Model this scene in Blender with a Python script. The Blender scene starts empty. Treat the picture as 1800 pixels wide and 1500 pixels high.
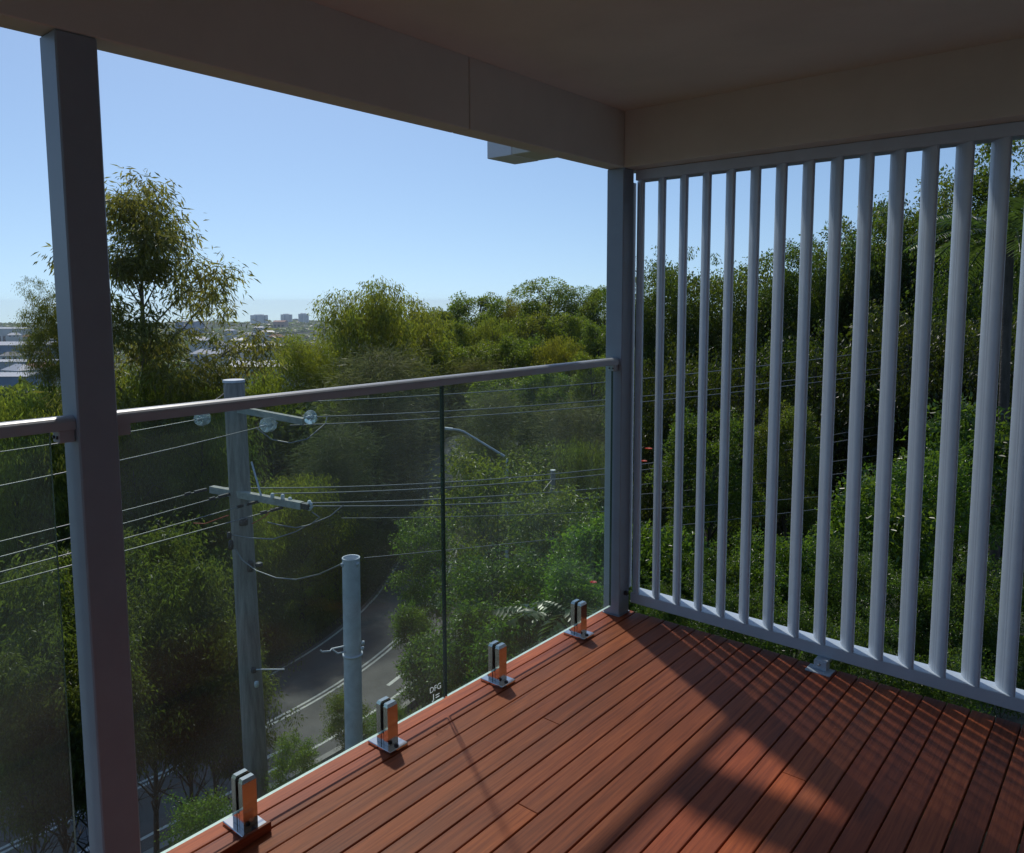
import bpy, math, random
import numpy as np
from mathutils import Vector, Matrix

SC = bpy.context.scene
COL = SC.collection
R_ = math.radians

# ------------------------------------------------------------------ camera
CAM = Vector((2.225, -3.527, 1.6754))
YAW, PITCH, ROLL = 2.26685, -0.10033, -0.00316
FPX, CYPX = 1363.66, 667.9                      # focal length and principal row in photo pixels (1800 x 1500)
FWD = Vector((math.cos(PITCH) * math.cos(YAW), math.cos(PITCH) * math.sin(YAW), math.sin(PITCH)))
RGT = FWD.cross(Vector((0, 0, 1))).normalized()
UPV = RGT.cross(FWD)
RGT, UPV = (RGT * math.cos(ROLL) + UPV * math.sin(ROLL)), (UPV * math.cos(ROLL) - RGT * math.sin(ROLL))
cam_data = bpy.data.cameras.new('camera')
cam_data.sensor_fit = 'HORIZONTAL'
cam_data.sensor_width = 36.0
cam_data.lens = 36.0 * FPX / 1800.0
cam_data.shift_y = -(750 - CYPX) / 1800.0
cam_data.clip_start = 0.05
cam_data.clip_end = 30000
cam = bpy.data.objects.new('camera', cam_data)
COL.objects.link(cam)
m = Matrix((RGT, UPV, -FWD)).transposed().to_4x4()
m.translation = CAM
cam.matrix_world = m
SC.camera = cam

# ------------------------------------------------------------------ sky, sun, exposure
SUN_AZ, SUN_EL = R_(149.0), R_(51.0)            # azimuth counted from +x towards +y
SUN_DIR = Vector((math.cos(SUN_AZ) * math.cos(SUN_EL), math.sin(SUN_AZ) * math.cos(SUN_EL), math.sin(SUN_EL)))
world = bpy.data.worlds.new('World')
SC.world = world
world.use_nodes = True
wn = world.node_tree
wn.nodes.clear()
sky = wn.nodes.new('ShaderNodeTexSky')
sky.sky_type = 'NISHITA'
sky.sun_disc = False
sky.sun_elevation = SUN_EL
sky.sun_rotation = math.pi / 2 - SUN_AZ
sky.altitude = 0
sky.air_density = 1.0
sky.dust_density = 0.5
sky.ozone_density = 2.0
bg = wn.nodes.new('ShaderNodeBackground')
bg.inputs['Strength'].default_value = 0.113
wo = wn.nodes.new('ShaderNodeOutputWorld')
wb = wn.nodes.new('ShaderNodeMix')                # camera white balance, the same for the whole sky
wb.data_type = 'RGBA'; wb.blend_type = 'MULTIPLY'
wb.inputs['Factor'].default_value = 1
wb.inputs[7].default_value = (.885, .965, 1.02, 1)
tcw = wn.nodes.new('ShaderNodeTexCoord')           # the deck stands high: the sky's horizon lies a little below eye level
dip = wn.nodes.new('ShaderNodeVectorMath'); dip.operation = 'ADD'; dip.inputs[1].default_value = (0, 0, .1)
nrm_ = wn.nodes.new('ShaderNodeVectorMath'); nrm_.operation = 'NORMALIZE'
wn.links.new(tcw.outputs['Generated'], dip.inputs[0]); wn.links.new(dip.outputs[0], nrm_.inputs[0]); wn.links.new(nrm_.outputs[0], sky.inputs[0])
wn.links.new(sky.outputs[0], wb.inputs[6])
wn.links.new(wb.outputs[2], bg.inputs[0])
wn.links.new(bg.outputs[0], wo.inputs[0])
sun_data = bpy.data.lights.new('sun', 'SUN')
sun_data.energy = 2.4
sun_data.angle = R_(1.9)
sun_data.color = (1.0, 0.945, 0.86)
sun = bpy.data.objects.new('sun', sun_data)
COL.objects.link(sun)
sun.location = (-40, 30, 60)
sun.rotation_euler = SUN_DIR.to_track_quat('Z', 'Y').to_euler()
SC.view_settings.view_transform = 'Standard'
SC.view_settings.look = 'None'
SC.view_settings.exposure = 0.0
SC.view_settings.gamma = 1.0
SC.view_settings.use_curve_mapping = False
SC.render.film_transparent = False
SC.cycles.max_bounces = 6
SC.cycles.diffuse_bounces = 4
SC.cycles.volume_bounces = 0
SC.cycles.glossy_bounces = 3
SC.cycles.transmission_bounces = 6
SC.cycles.transparent_max_bounces = 12
SC.cycles.use_denoising = True
SC.cycles.sample_clamp_indirect = 6.0


# ------------------------------------------------------------------ helpers
def at(px, py, depth):
    """world point seen at photo pixel (px, py), depth metres along the view axis"""
    return CAM + (FWD + RGT * ((px - 900) / FPX) - UPV * ((py - CYPX) / FPX)) * depth


def on_z(px, py, z=0.0):
    d = FWD + RGT * ((px - 900) / FPX) - UPV * ((py - CYPX) / FPX)
    return CAM + d * ((z - CAM.z) / d.z)


def new_obj(name, data, parent=None, mats=None):
    o = bpy.data.objects.new(name, data)
    COL.objects.link(o)
    if parent is not None:
        o.parent = parent
    if mats is not None and data is not None and len(data.materials) == 0:
        for mm in (mats if isinstance(mats, (list, tuple)) else [mats]):
            data.materials.append(mm)
    return o


def tag(o, label=None, cat=None, group=None, kind=None):
    if label: o['label'] = label
    if cat: o['category'] = cat
    if group: o['group'] = group
    if kind: o['kind'] = kind
    return o


def empty(name, loc=(0, 0, 0), rz=0.0):
    o = bpy.data.objects.new(name, None)
    o.empty_display_size = 0.2
    COL.objects.link(o)
    o.location = loc
    o.rotation_euler = (0, 0, rz)
    return o


class MB:
    """collects shapes, then builds them as one mesh object"""
    def __init__(s):
        s.v, s.f, s.mi, s.sm = [], [], [], []

    def add(s, vs, fs, mi=0, smooth=False):
        n = len(s.v)
        s.v += [tuple(p) for p in vs]
        for f in fs:
            s.f.append(tuple(i + n for i in f)); s.mi.append(mi); s.sm.append(smooth)

    def box(s, lo, hi, mi=0, bev=0.0):
        x0, y0, z0 = lo; x1, y1, z1 = hi
        if bev <= 0:
            s.add([(x0, y0, z0), (x1, y0, z0), (x1, y1, z0), (x0, y1, z0), (x0, y0, z1), (x1, y0, z1), (x1, y1, z1), (x0, y1, z1)],
                  [(0, 3, 2, 1), (4, 5, 6, 7), (0, 1, 5, 4), (1, 2, 6, 5), (2, 3, 7, 6), (3, 0, 4, 7)], mi)
            return
        b = bev
        vs, idx = [], {}
        for cx, X in ((0, (x0, x1)), (1, (x0, x1))):
            for cy in (0, 1):
                for cz in (0, 1):
                    px, py, pz = (x0, x1)[cx], (y0, y1)[cy], (z0, z1)[cz]
                    sx, sy, sz = (b, -b)[cx], (b, -b)[cy], (b, -b)[cz]
                    for a, p in (('x', (px, py + sy, pz + sz)), ('y', (px + sx, py, pz + sz)), ('z', (px + sx, py + sy, pz))):
                        idx[(cx, cy, cz, a)] = len(vs); vs.append(p)
        I = lambda cx, cy, cz, a: idx[(cx, cy, cz, a)]
        fs = []
        fs.append([I(0, 0, 0, 'x'), I(0, 0, 1, 'x'), I(0, 1, 1, 'x'), I(0, 1, 0, 'x')])
        fs.append([I(1, 0, 0, 'x'), I(1, 1, 0, 'x'), I(1, 1, 1, 'x'), I(1, 0, 1, 'x')])
        fs.append([I(0, 0, 0, 'y'), I(1, 0, 0, 'y'), I(1, 0, 1, 'y'), I(0, 0, 1, 'y')])
        fs.append([I(0, 1, 0, 'y'), I(0, 1, 1, 'y'), I(1, 1, 1, 'y'), I(1, 1, 0, 'y')])
        fs.append([I(0, 0, 0, 'z'), I(0, 1, 0, 'z'), I(1, 1, 0, 'z'), I(1, 0, 0, 'z')])
        fs.append([I(0, 0, 1, 'z'), I(1, 0, 1, 'z'), I(1, 1, 1, 'z'), I(0, 1, 1, 'z')])
        for cx in (0, 1):
            for cy in (0, 1):
                fs.append([I(cx, cy, 0, 'x'), I(cx, cy, 0, 'y'), I(cx, cy, 1, 'y'), I(cx, cy, 1, 'x')])
        for cx in (0, 1):
            for cz in (0, 1):
                fs.append([I(cx, 0, cz, 'x'), I(cx, 0, cz, 'z'), I(cx, 1, cz, 'z'), I(cx, 1, cz, 'x')])
        for cy in (0, 1):
            for cz in (0, 1):
                fs.append([I(0, cy, cz, 'y'), I(0, cy, cz, 'z'), I(1, cy, cz, 'z'), I(1, cy, cz, 'y')])
        for cx in (0, 1):
            for cy in (0, 1):
                for cz in (0, 1):
                    fs.append([I(cx, cy, cz, 'x'), I(cx, cy, cz, 'y'), I(cx, cy, cz, 'z')])
        s.add(vs, fs, mi)

    def tube(s, pts, radii, n=8, mi=0, caps=True, smooth=True):
        pts = [Vector(p) for p in pts]
        if not isinstance(radii, (list, tuple)):
            radii = [radii] * len(pts)
        vs, fs = [], []
        ref = Vector((0.31, 0.77, 0.55)).normalized()
        prev = None
        for i, p in enumerate(pts):
            t = (pts[min(i + 1, len(pts) - 1)] - pts[max(i - 1, 0)])
            if t.length < 1e-9: t = Vector((0, 0, 1))
            t.normalize()
            if prev is None:
                a = t.cross(ref)
                if a.length < .1: a = t.cross(Vector((1, 0, 0)))
            else:
                a = prev - t * prev.dot(t)
            a.normalize(); prev = a
            b = t.cross(a)
            for k in range(n):
                an = 2 * math.pi * k / n
                vs.append(p + (a * math.cos(an) + b * math.sin(an)) * radii[i])
        for i in range(len(pts) - 1):
            for k in range(n):
                k2 = (k + 1) % n
                fs.append((i * n + k, i * n + k2, (i + 1) * n + k2, (i + 1) * n + k))
        s.add(vs, fs, mi, smooth)
        if caps:
            m0 = len(pts) - 1
            s.add([vs[k] for k in range(n)], [tuple(range(n))[::-1]], mi)
            s.add([vs[m0 * n + k] for k in range(n)], [tuple(range(n))], mi)

    def lathe(s, prof, n=16, c=(0, 0, 0), axis=None, mi=0):
        """prof: list of (radius, height) revolved about z, or about the given axis direction"""
        q = Vector(axis).to_track_quat('Z', 'Y') if axis is not None else None
        vs, fs = [], []
        for r, h in prof:
            for k in range(n):
                a = 2 * math.pi * k / n
                p = Vector((r * math.cos(a), r * math.sin(a), h))
                if q: p = q @ p
                vs.append(p + Vector(c))
        for i in range(len(prof) - 1):
            for k in range(n):
                k2 = (k + 1) % n
                fs.append((i * n + k, i * n + k2, (i + 1) * n + k2, (i + 1) * n + k))
        s.add(vs, fs, mi, True)

    def beam(s, a, b, w, h, mi=0, up=(0, 0, 1)):
        a, b = Vector(a), Vector(b)
        t = (b - a).normalized()
        sd = t.cross(Vector(up)).normalized() * (w / 2)
        u = sd.cross(t).normalized() * (h / 2)
        vs = [a - sd - u, a + sd - u, a + sd + u, a - sd + u, b - sd - u, b + sd - u, b + sd + u, b - sd + u]
        s.add(vs, [(0, 1, 2, 3), (7, 6, 5, 4), (0, 4, 5, 1), (1, 5, 6, 2), (2, 6, 7, 3), (3, 7, 4, 0)], mi)

    def mesh(s, name):
        me = bpy.data.meshes.new(name)
        me.from_pydata(s.v, [], s.f)
        me.polygons.foreach_set('material_index', s.mi)
        me.polygons.foreach_set('use_smooth', s.sm)
        me.update()
        return me

    def build(s, name, mats, parent=None):
        return new_obj(name, s.mesh(name), parent, mats)


def N(nt, t, **kw):
    n = nt.nodes.new(t)
    for k, v in kw.items():
        if k in n.inputs: n.inputs[k].default_value = v
        else: setattr(n, k, v)
    return n


def mat(name, col=(.5, .5, .5), rough=.5, metal=0.0, spec=.5, noise=None, bump=None, coat=0.0):
    """principled material; noise = (scale, amount[, stretch]) mottles the colour, bump = (scale, strength, distance)"""
    M = bpy.data.materials.new(name)
    M.use_nodes = True
    nt = M.node_tree
    p = nt.nodes['Principled BSDF']
    p.inputs['Base Color'].default_value = (*col, 1)
    p.inputs['Roughness'].default_value = rough
    p.inputs['Metallic'].default_value = metal
    p.inputs['Specular IOR Level'].default_value = spec
    p.inputs['Coat Weight'].default_value = coat
    tc = None
    if noise or bump:
        tc = N(nt, 'ShaderNodeTexCoord')
    if noise:
        mp = N(nt, 'ShaderNodeMapping')
        if len(noise) > 2: mp.inputs['Scale'].default_value = noise[2]
        nt.links.new(tc.outputs['Object'], mp.inputs[0])
        nz = N(nt, 'ShaderNodeTexNoise', Scale=noise[0], Detail=6.0, Roughness=.6)
        nt.links.new(mp.outputs[0], nz.inputs['Vector'])
        mr = N(nt, 'ShaderNodeMapRange')
        mr.inputs['From Min'].default_value = .3; mr.inputs['From Max'].default_value = .7
        mr.inputs['To Min'].default_value = 1 - noise[1]; mr.inputs['To Max'].default_value = 1 + noise[1]
        nt.links.new(nz.outputs['Fac'], mr.inputs['Value'])
        mx = N(nt, 'ShaderNodeMix', data_type='RGBA', blend_type='MULTIPLY')
        mx.inputs['Factor'].default_value = 1
        mx.inputs[6].default_value = (*col, 1)
        nt.links.new(mr.outputs[0], mx.inputs[7])
        nt.links.new(mx.outputs[2], p.inputs['Base Color'])
    if bump:
        nb = N(nt, 'ShaderNodeTexNoise', Scale=bump[0], Detail=5.0)
        nt.links.new(tc.outputs['Object'], nb.inputs['Vector'])
        bp = N(nt, 'ShaderNodeBump', Strength=bump[1], Distance=bump[2])
        nt.links.new(nb.outputs['Fac'], bp.inputs['Height'])
        nt.links.new(bp.outputs[0], p.inputs['Normal'])
    return M


# ------------------------------------------------------------------ materials
M = {}
M['paint'] = mat('cream_paint', (.64, .625, .55), .55, noise=(3, .06), bump=(60, .08, .002))
M['post'] = mat('post_powder_coat', (.265, .325, .375), .42, spec=.5, noise=(9, .05), bump=(400, .05, .0004))
M['alu'] = mat('grey_powder_coat', (.47, .56, .66), .44, spec=1.0, noise=(9, .05), bump=(400, .05, .0004))
M['rail'] = mat('rail_powder_coat', (.38, .41, .44), .4, spec=1.0, noise=(6, .08))
M['steel'] = mat('polished_stainless', (.62, .60, .57), .16, metal=1.0, noise=(30, .05))
M['galv'] = mat('galvanised_steel', (.56, .59, .63), .5, metal=.2, noise=(7, .16))
M['rubber'] = mat('black_rubber', (.012, .012, .012), .6)
M['white'] = mat('white_print', (.8, .8, .78), .6, noise=(20, .04))
M['wall'] = mat('bounce_wall', (.45, .45, .45), .8, noise=(4, .08), bump=(80, .3, .004))  # pale tone chosen to bounce light onto deck and ceiling
M['asphalt'] = mat('asphalt', (.135, .132, .128), .85, noise=(.6, .25), bump=(60, .5, .01))
M['marking'] = mat('road_paint', (.62, .62, .58), .7, noise=(8, .2))
M['concrete'] = mat('concrete', (.30, .29, .27), .85, noise=(3, .15), bump=(40, .3, .006))
M['pole_wood'] = mat('weathered_pole_timber', (.30, .275, .245), .85, noise=(1.0, .38, (14, 14, .5)), bump=(40, .5, .01))
M['arm_wood'] = mat('crossarm_timber', (.38, .38, .345), .8, noise=(3, .22, (3, 3, 3)), bump=(60, .4, .004))
M['wire'] = mat('aluminium_wire', (.26, .27, .27), .5, metal=.75, noise=(40, .08))
M['dark_metal'] = mat('dark_clamp_metal', (.06, .06, .065), .5, metal=.5, noise=(20, .1))
M['orange'] = mat('orange_cable_tail', (.45, .09, .03), .6, noise=(20, .1))
M['porcelain'] = mat('white_porcelain', (.7, .72, .72), .2, noise=(10, .03))
M['bark'] = mat('dark_bark', (.075, .062, .05), .9, noise=(2.0, .45, (5, 5, .8)), bump=(18, .8, .03))
M['bark_pale'] = mat('pale_gum_bark', (.20, .165, .13), .85, noise=(2.0, .4, (4, 4, .7)), bump=(14, .6, .02))
M['soil'] = None


def timber_mat():
    T = bpy.data.materials.new('red_hardwood')
    T.use_nodes = True
    nt = T.node_tree
    p = nt.nodes['Principled BSDF']
    tc = N(nt, 'ShaderNodeTexCoord')
    oi = N(nt, 'ShaderNodeObjectInfo')
    off = N(nt, 'ShaderNodeVectorMath', operation='MULTIPLY_ADD')
    cmb = N(nt, 'ShaderNodeCombineXYZ')
    for i in range(3): nt.links.new(oi.outputs['Random'], cmb.inputs[i])
    off.inputs[1].default_value = (37, 91, 53)
    nt.links.new(cmb.outputs[0], off.inputs[0])
    nt.links.new(tc.outputs['Object'], off.inputs[2])
    mp = N(nt, 'ShaderNodeMapping'); mp.inputs['Scale'].default_value = (34, 1.3, 34)
    nt.links.new(off.outputs[0], mp.inputs[0])
    grain = N(nt, 'ShaderNodeTexNoise', Scale=3.0, Detail=9.0, Roughness=.62, Distortion=.35)
    nt.links.new(mp.outputs[0], grain.inputs['Vector'])
    mp2 = N(nt, 'ShaderNodeMapping'); mp2.inputs['Scale'].default_value = (5, .9, 5)
    nt.links.new(off.outputs[0], mp2.inputs[0])
    blot = N(nt, 'ShaderNodeTexNoise', Scale=1.6, Detail=3.0)
    nt.links.new(mp2.outputs[0], blot.inputs['Vector'])
    ramp = N(nt, 'ShaderNodeValToRGB')
    e = ramp.color_ramp.elements
    e[0].position = .30; e[0].color = (.180, .042, .018, 1)
    e[1].position = .72; e[1].color = (.395, .106, .037, 1)
    nt.links.new(grain.outputs['Fac'], ramp.inputs['Fac'])
    # board to board tone
    rr = N(nt, 'ShaderNodeValToRGB')
    f = rr.color_ramp.elements
    f[0].position = 0; f[0].color = (.74, .70, .72, 1)
    f[1].position = 1; f[1].color = (1.28, 1.14, .92, 1)
    n1 = rr.color_ramp.elements.new(.35); n1.color = (.95, .86, .88, 1)
    n2 = rr.color_ramp.elements.new(.7); n2.color = (1.05, 1.08, 1.1, 1)
    nt.links.new(oi.outputs['Random'], rr.inputs['Fac'])
    m1 = N(nt, 'ShaderNodeMix', data_type='RGBA', blend_type='MULTIPLY'); m1.inputs['Factor'].default_value = 1
    nt.links.new(ramp.outputs[0], m1.inputs[6]); nt.links.new(rr.outputs[0], m1.inputs[7])
    mr = N(nt, 'ShaderNodeMapRange'); mr.inputs['From Min'].default_value = .3; mr.inputs['From Max'].default_value = .7
    mr.inputs['To Min'].default_value = .8; mr.inputs['To Max'].default_value = 1.2
    nt.links.new(blot.outputs['Fac'], mr.inputs['Value'])
    m2 = N(nt, 'ShaderNodeMix', data_type='RGBA', blend_type='MULTIPLY'); m2.inputs['Factor'].default_value = 1
    nt.links.new(m1.outputs[2], m2.inputs[6]); nt.links.new(mr.outputs[0], m2.inputs[7])
    nt.links.new(m2.outputs[2], p.inputs['Base Color'])
    r2 = N(nt, 'ShaderNodeMapRange'); r2.inputs['To Min'].default_value = .42; r2.inputs['To Max'].default_value = .62
    nt.links.new(blot.outputs['Fac'], r2.inputs['Value']); nt.links.new(r2.outputs[0], p.inputs['Roughness'])
    p.inputs['Specular IOR Level'].default_value = .19
    bp = N(nt, 'ShaderNodeBump', Strength=.22, Distance=.0012)
    nt.links.new(grain.outputs['Fac'], bp.inputs['Height']); nt.links.new(bp.outputs[0], p.inputs['Normal'])
    return T


M['timber'] = timber_mat()


def glass_mat(name, tint, dust):
    G = bpy.data.materials.new(name)
    G.use_nodes = True
    nt = G.node_tree
    nt.nodes.clear()
    out = N(nt, 'ShaderNodeOutputMaterial')
    tr = N(nt, 'ShaderNodeBsdfTransparent'); tr.inputs[0].default_value = (*tint, 1)
    gl = N(nt, 'ShaderNodeBsdfGlossy'); gl.inputs['Roughness'].default_value = .0; gl.inputs[0].default_value = (.95, 1, .97, 1)
    fr = N(nt, 'ShaderNodeFresnel', IOR=1.22)
    geo = N(nt, 'ShaderNodeNewGeometry')
    mx = N(nt, 'ShaderNodeMixShader')
    tl = N(nt, 'ShaderNodeBsdfTranslucent'); tl.inputs[0].default_value = (.8, .82, .8, 1)
    df = N(nt, 'ShaderNodeBsdfDiffuse'); df.inputs[0].default_value = (.8, .82, .8, 1)
    md = N(nt, 'ShaderNodeMixShader'); md.inputs[0].default_value = .4
    nt.links.new(tl.outputs[0], md.inputs[1]); nt.links.new(df.outputs[0], md.inputs[2])
    tc = N(nt, 'ShaderNodeTexCoord')
    nz = N(nt, 'ShaderNodeTexNoise', Scale=2.2, Detail=4.0)
    nt.links.new(tc.outputs['Object'], nz.inputs['Vector'])
    mr = N(nt, 'ShaderNodeMapRange'); mr.inputs['From Min'].default_value = .35; mr.inputs['From Max'].default_value = .75
    mr.inputs['To Min'].default_value = dust * .5; mr.inputs['To Max'].default_value = dust * 1.6
    nt.links.new(nz.outputs['Fac'], mr.inputs['Value'])
    m0 = N(nt, 'ShaderNodeMixShader')
    nt.links.new(mr.outputs[0], m0.inputs[0]); nt.links.new(tr.outputs[0], m0.inputs[1]); nt.links.new(md.outputs[0], m0.inputs[2])
    nt.links.new(fr.outputs[0], mx.inputs[0]); nt.links.new(m0.outputs[0], mx.inputs[1]); nt.links.new(gl.outputs[0], mx.inputs[2])
    nt.links.new(mx.outputs[0], out.inputs[0])
    return G


M['glass'] = glass_mat('balustrade_glass', (.90, .955, .925), .016)
M['glass_edge'] = mat('glass_cut_edge', (.012, .045, .035), .15, spec=.8, noise=(12, .2))
M['glass_lit_edge'] = mat('glass_edge_painted_glow', (.62, .72, .68), .25, spec=.6, noise=(25, .1))  # pale colour stands in for sunlight glowing in the bottom edge
M['insulator'] = None


def clear_glass(name):
    G = bpy.data.materials.new(name)
    G.use_nodes = True
    p = G.node_tree.nodes['Principled BSDF']
    p.inputs['Base Color'].default_value = (.86, .95, .93, 1)
    p.inputs['Roughness'].default_value = .06
    p.inputs['Transmission Weight'].default_value = .75
    p.inputs['IOR'].default_value = 1.45
    nt = G.node_tree
    tc = N(nt, 'ShaderNodeTexCoord'); nz = N(nt, 'ShaderNodeTexNoise', Scale=20.0)
    mr = N(nt, 'ShaderNodeMapRange'); mr.inputs['To Min'].default_value = .04; mr.inputs['To Max'].default_value = .16
    nt.links.new(tc.outputs['Object'], nz.inputs['Vector']); nt.links.new(nz.outputs['Fac'], mr.inputs['Value'])
    nt.links.new(mr.outputs[0], p.inputs['Roughness'])
    return G


M['insulator'] = clear_glass('glass_insulator')


# ------------------------------------------------------------------ ground
def sstep(a, b, x):
    t = np.clip((x - a) / (b - a), 0, 1)
    return t * t * (3 - 2 * t)


def road_x(y):
    """x of the road's centre line at y"""
    y = np.asarray(y, float)
    k = np.clip(y - 11.0, 0, 16)
    lin = np.clip(y - 27.0, 0, 1e9)
    return -22.3 - .0235 * k * k - .752 * lin


ROAD_Z = -14.0


def ground_z(x, y):
    x = np.asarray(x, float); y = np.asarray(y, float)
    slope = np.where(y > 11, .0235 * 2 * np.clip(y - 11, 0, 16), 0)
    d = (x - road_x(y)) / np.sqrt(1 + slope ** 2)
    bank = 11.2 * sstep(4.2, 21.5, d)                               # up from the road to the house
    gully = -5.0 * sstep(9.0, 19.0, y) * sstep(6, 22, d)            # dip beyond the screen
    z = ROAD_Z + bank + gully
    left = np.clip(-d - 4.2, 0, 1e9)
    z = z - .05 * np.clip(left, 0, 40) + .55 * sstep(0, 2.5, left)
    r = np.hypot(x, y)
    hill = 26 * sstep(36, 150, y + .55 * x) * sstep(-70, 10, x + .25 * y)
    z = z + hill * (1 - sstep(250, 600, r))
    far = -66 * sstep(70, 520, r) * (1 - .6 * sstep(-60, 60, x))
    z = z + far + 2.0 * np.sin(x * .011) * np.cos(y * .013) * sstep(200, 500, r)
    ridge = 8 * sstep(1900, 2700, r) * (1 - sstep(2900, 5200, r))
    z = z + ridge - 170 * sstep(3000, 6500, r)
    z = z + .25 * np.sin(x * 1.3 + 2 * np.sin(y * .7)) * np.sin(y * 1.1) * sstep(5.5, 9, np.abs(d)) * (1 - sstep(100, 200, r))
    under = sstep(4.7, 3.6, np.abs(d))
    z = z * (1 - under) + (ROAD_Z - .12) * under if False else z
    return z


def soil_mat():
    S = bpy.data.materials.new('forest_floor')
    S.use_nodes = True
    nt = S.node_tree
    p = nt.nodes['Principled BSDF']; p.inputs['Roughness'].default_value = .95
    tc = N(nt, 'ShaderNodeTexCoord')
    n1 = N(nt, 'ShaderNodeTexNoise', Scale=.35, Detail=8.0); n2 = N(nt, 'ShaderNodeTexNoise', Scale=9.0, Detail=6.0)
    for n in (n1, n2): nt.links.new(tc.outputs['Object'], n.inputs['Vector'])
    rp = N(nt, 'ShaderNodeValToRGB'); e = rp.color_ramp.elements
    e[0].position = .4; e[0].color = (.045, .042, .024, 1); e[1].position = .6; e[1].color = (.04, .062, .018, 1)
    nt.links.new(n1.outputs['Fac'], rp.inputs['Fac'])
    mr = N(nt, 'ShaderNodeMapRange'); mr.inputs['From Min'].default_value = .3; mr.inputs['From Max'].default_value = .7
    mr.inputs['To Min'].default_value = .6; mr.inputs['To Max'].default_value = 1.35
    nt.links.new(n2.outputs['Fac'], mr.inputs['Value'])
    mx = N(nt, 'ShaderNodeMix', data_type='RGBA', blend_type='MULTIPLY'); mx.inputs['Factor'].default_value = 1
    nt.links.new(rp.outputs[0], mx.inputs[6]); nt.links.new(mr.outputs[0], mx.inputs[7]); nt.links.new(mx.outputs[2], p.inputs['Base Color'])
    bp = N(nt, 'ShaderNodeBump', Strength=.8, Distance=.08); nt.links.new(n2.outputs['Fac'], bp.inputs['Height']); nt.links.new(bp.outputs[0], p.inputs['Normal'])
    return S


M['soil'] = soil_mat()


def build_ground():
    def axis(lo, hi, a, b, fine):
        g = list(np.arange(a, b + 1e-6, fine))
        s, x = fine, b
        while x < hi:
            s *= 1.16; x += s; g.append(x)
        s, x = fine, a
        while x > lo:
            s *= 1.16; x -= s; g.insert(0, x)
        return np.array(g)
    gx = axis(-3700, 1200, -46, 14, .8)
    gy = axis(-1200, 3700, -10, 60, .8)
    X, Y = np.meshgrid(gx, gy, indexing='ij')
    Z = ground_z(X, Y)
    nx, ny = X.shape
    co = np.stack([X, Y, Z], -1).reshape(-1, 3)
    i, j = np.meshgrid(np.arange(nx - 1), np.arange(ny - 1), indexing='ij')
    a = (i * ny + j).ravel()
    q = np.stack([a, a + ny, a + ny + 1, a + 1], 1)
    me = bpy.data.meshes.new('ground')
    me.from_pydata(co.tolist(), [], q.tolist())
    me.polygons.foreach_set('use_smooth', [True] * len(me.polygons))
    o = new_obj('ground', me, None, M['soil'])
    tag(o, 'leaf-littered hillside and valley floor under the trees', kind='structure')


build_ground()


def ribbon(name, ys, off0, off1, dz, m_, parent=None, thick=None):
    """strip that follows the road between two offsets from its centre line"""
    mb = MB()
    vs = []
    for y in ys:
        e = .05
        t = Vector((float(road_x(y + e) - road_x(y - e)), 2 * e, 0)).normalized()
        nrm = Vector((t.y, -t.x, 0))
        c = Vector((float(road_x(y)), y, ROAD_Z + dz))
        vs += [c + nrm * off0, c + nrm * off1]
    n = len(ys)
    fs = [(2 * i, 2 * i + 1, 2 * i + 3, 2 * i + 2) for i in range(n - 1)]
    if thick:
        vs += [v - Vector((0, 0, thick)) for v in vs]
        k = 2 * n
        for i in range(n - 1):
            fs += [(2 * i + 2, 2 * i + 2 + k, 2 * i + k, 2 * i), (2 * i + 1, 2 * i + 1 + k, 2 * i + 3 + k, 2 * i + 3)]
    mb.add(vs, fs)
    return mb.build(name, m_, parent)


ys_all = list(np.arange(-40, 44, .8))
road = tag(ribbon('road', ys_all, -3.35, 3.35, .10, M['asphalt'], thick=.3), 'narrow grey asphalt street running downhill past the house', kind='structure')
for nm, a, b in (('edge_line', -3.15, -3.03), ('centre_line', -.17, -.06), ('centre_line', .06, .17), ('edge_line', 2.55, 2.67)):
    ribbon(nm, ys_all, a, b, .104, M['marking'], road)
for y0 in np.arange(-2, 40, 6.0):
    ribbon('lane_dash', list(np.arange(y0, y0 + 1.3, .3)), 1.75, 1.92, .104, M['marking'], road)
kerb = tag(ribbon('kerb', ys_all, 3.36, 3.60, .22, M['concrete'], thick=.4), 'concrete kerb along the near side of the street', kind='structure')

# ------------------------------------------------------------------ deck
W = .1                                            # post width
BAY = 2.627                                       # clear bay between the two posts
HB = 2.347                                        # underside of the beams
CEIL = 2.625
deck = empty('deck', (0, 0, 0))
tag(deck, 'red hardwood verandah deck of long narrow boards', kind='structure')
rng = random.Random(5)
gaps = [-.024] + [.0475 + .08815 * k for k in range(41)]
DECK_Y0, DECK_Y1 = -6.6, .02
board_meshes = {}


def board_mesh(w, l):
    key = (round(w, 3), round(l, 3))
    if key not in board_meshes:
        mb = MB()
        mb.box((0, 0, -.019), (w, l, 0), bev=.0022)
        board_meshes[key] = mb.mesh('board')
        board_meshes[key].materials.append(M['timber'])
    return board_meshes[key]


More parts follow.
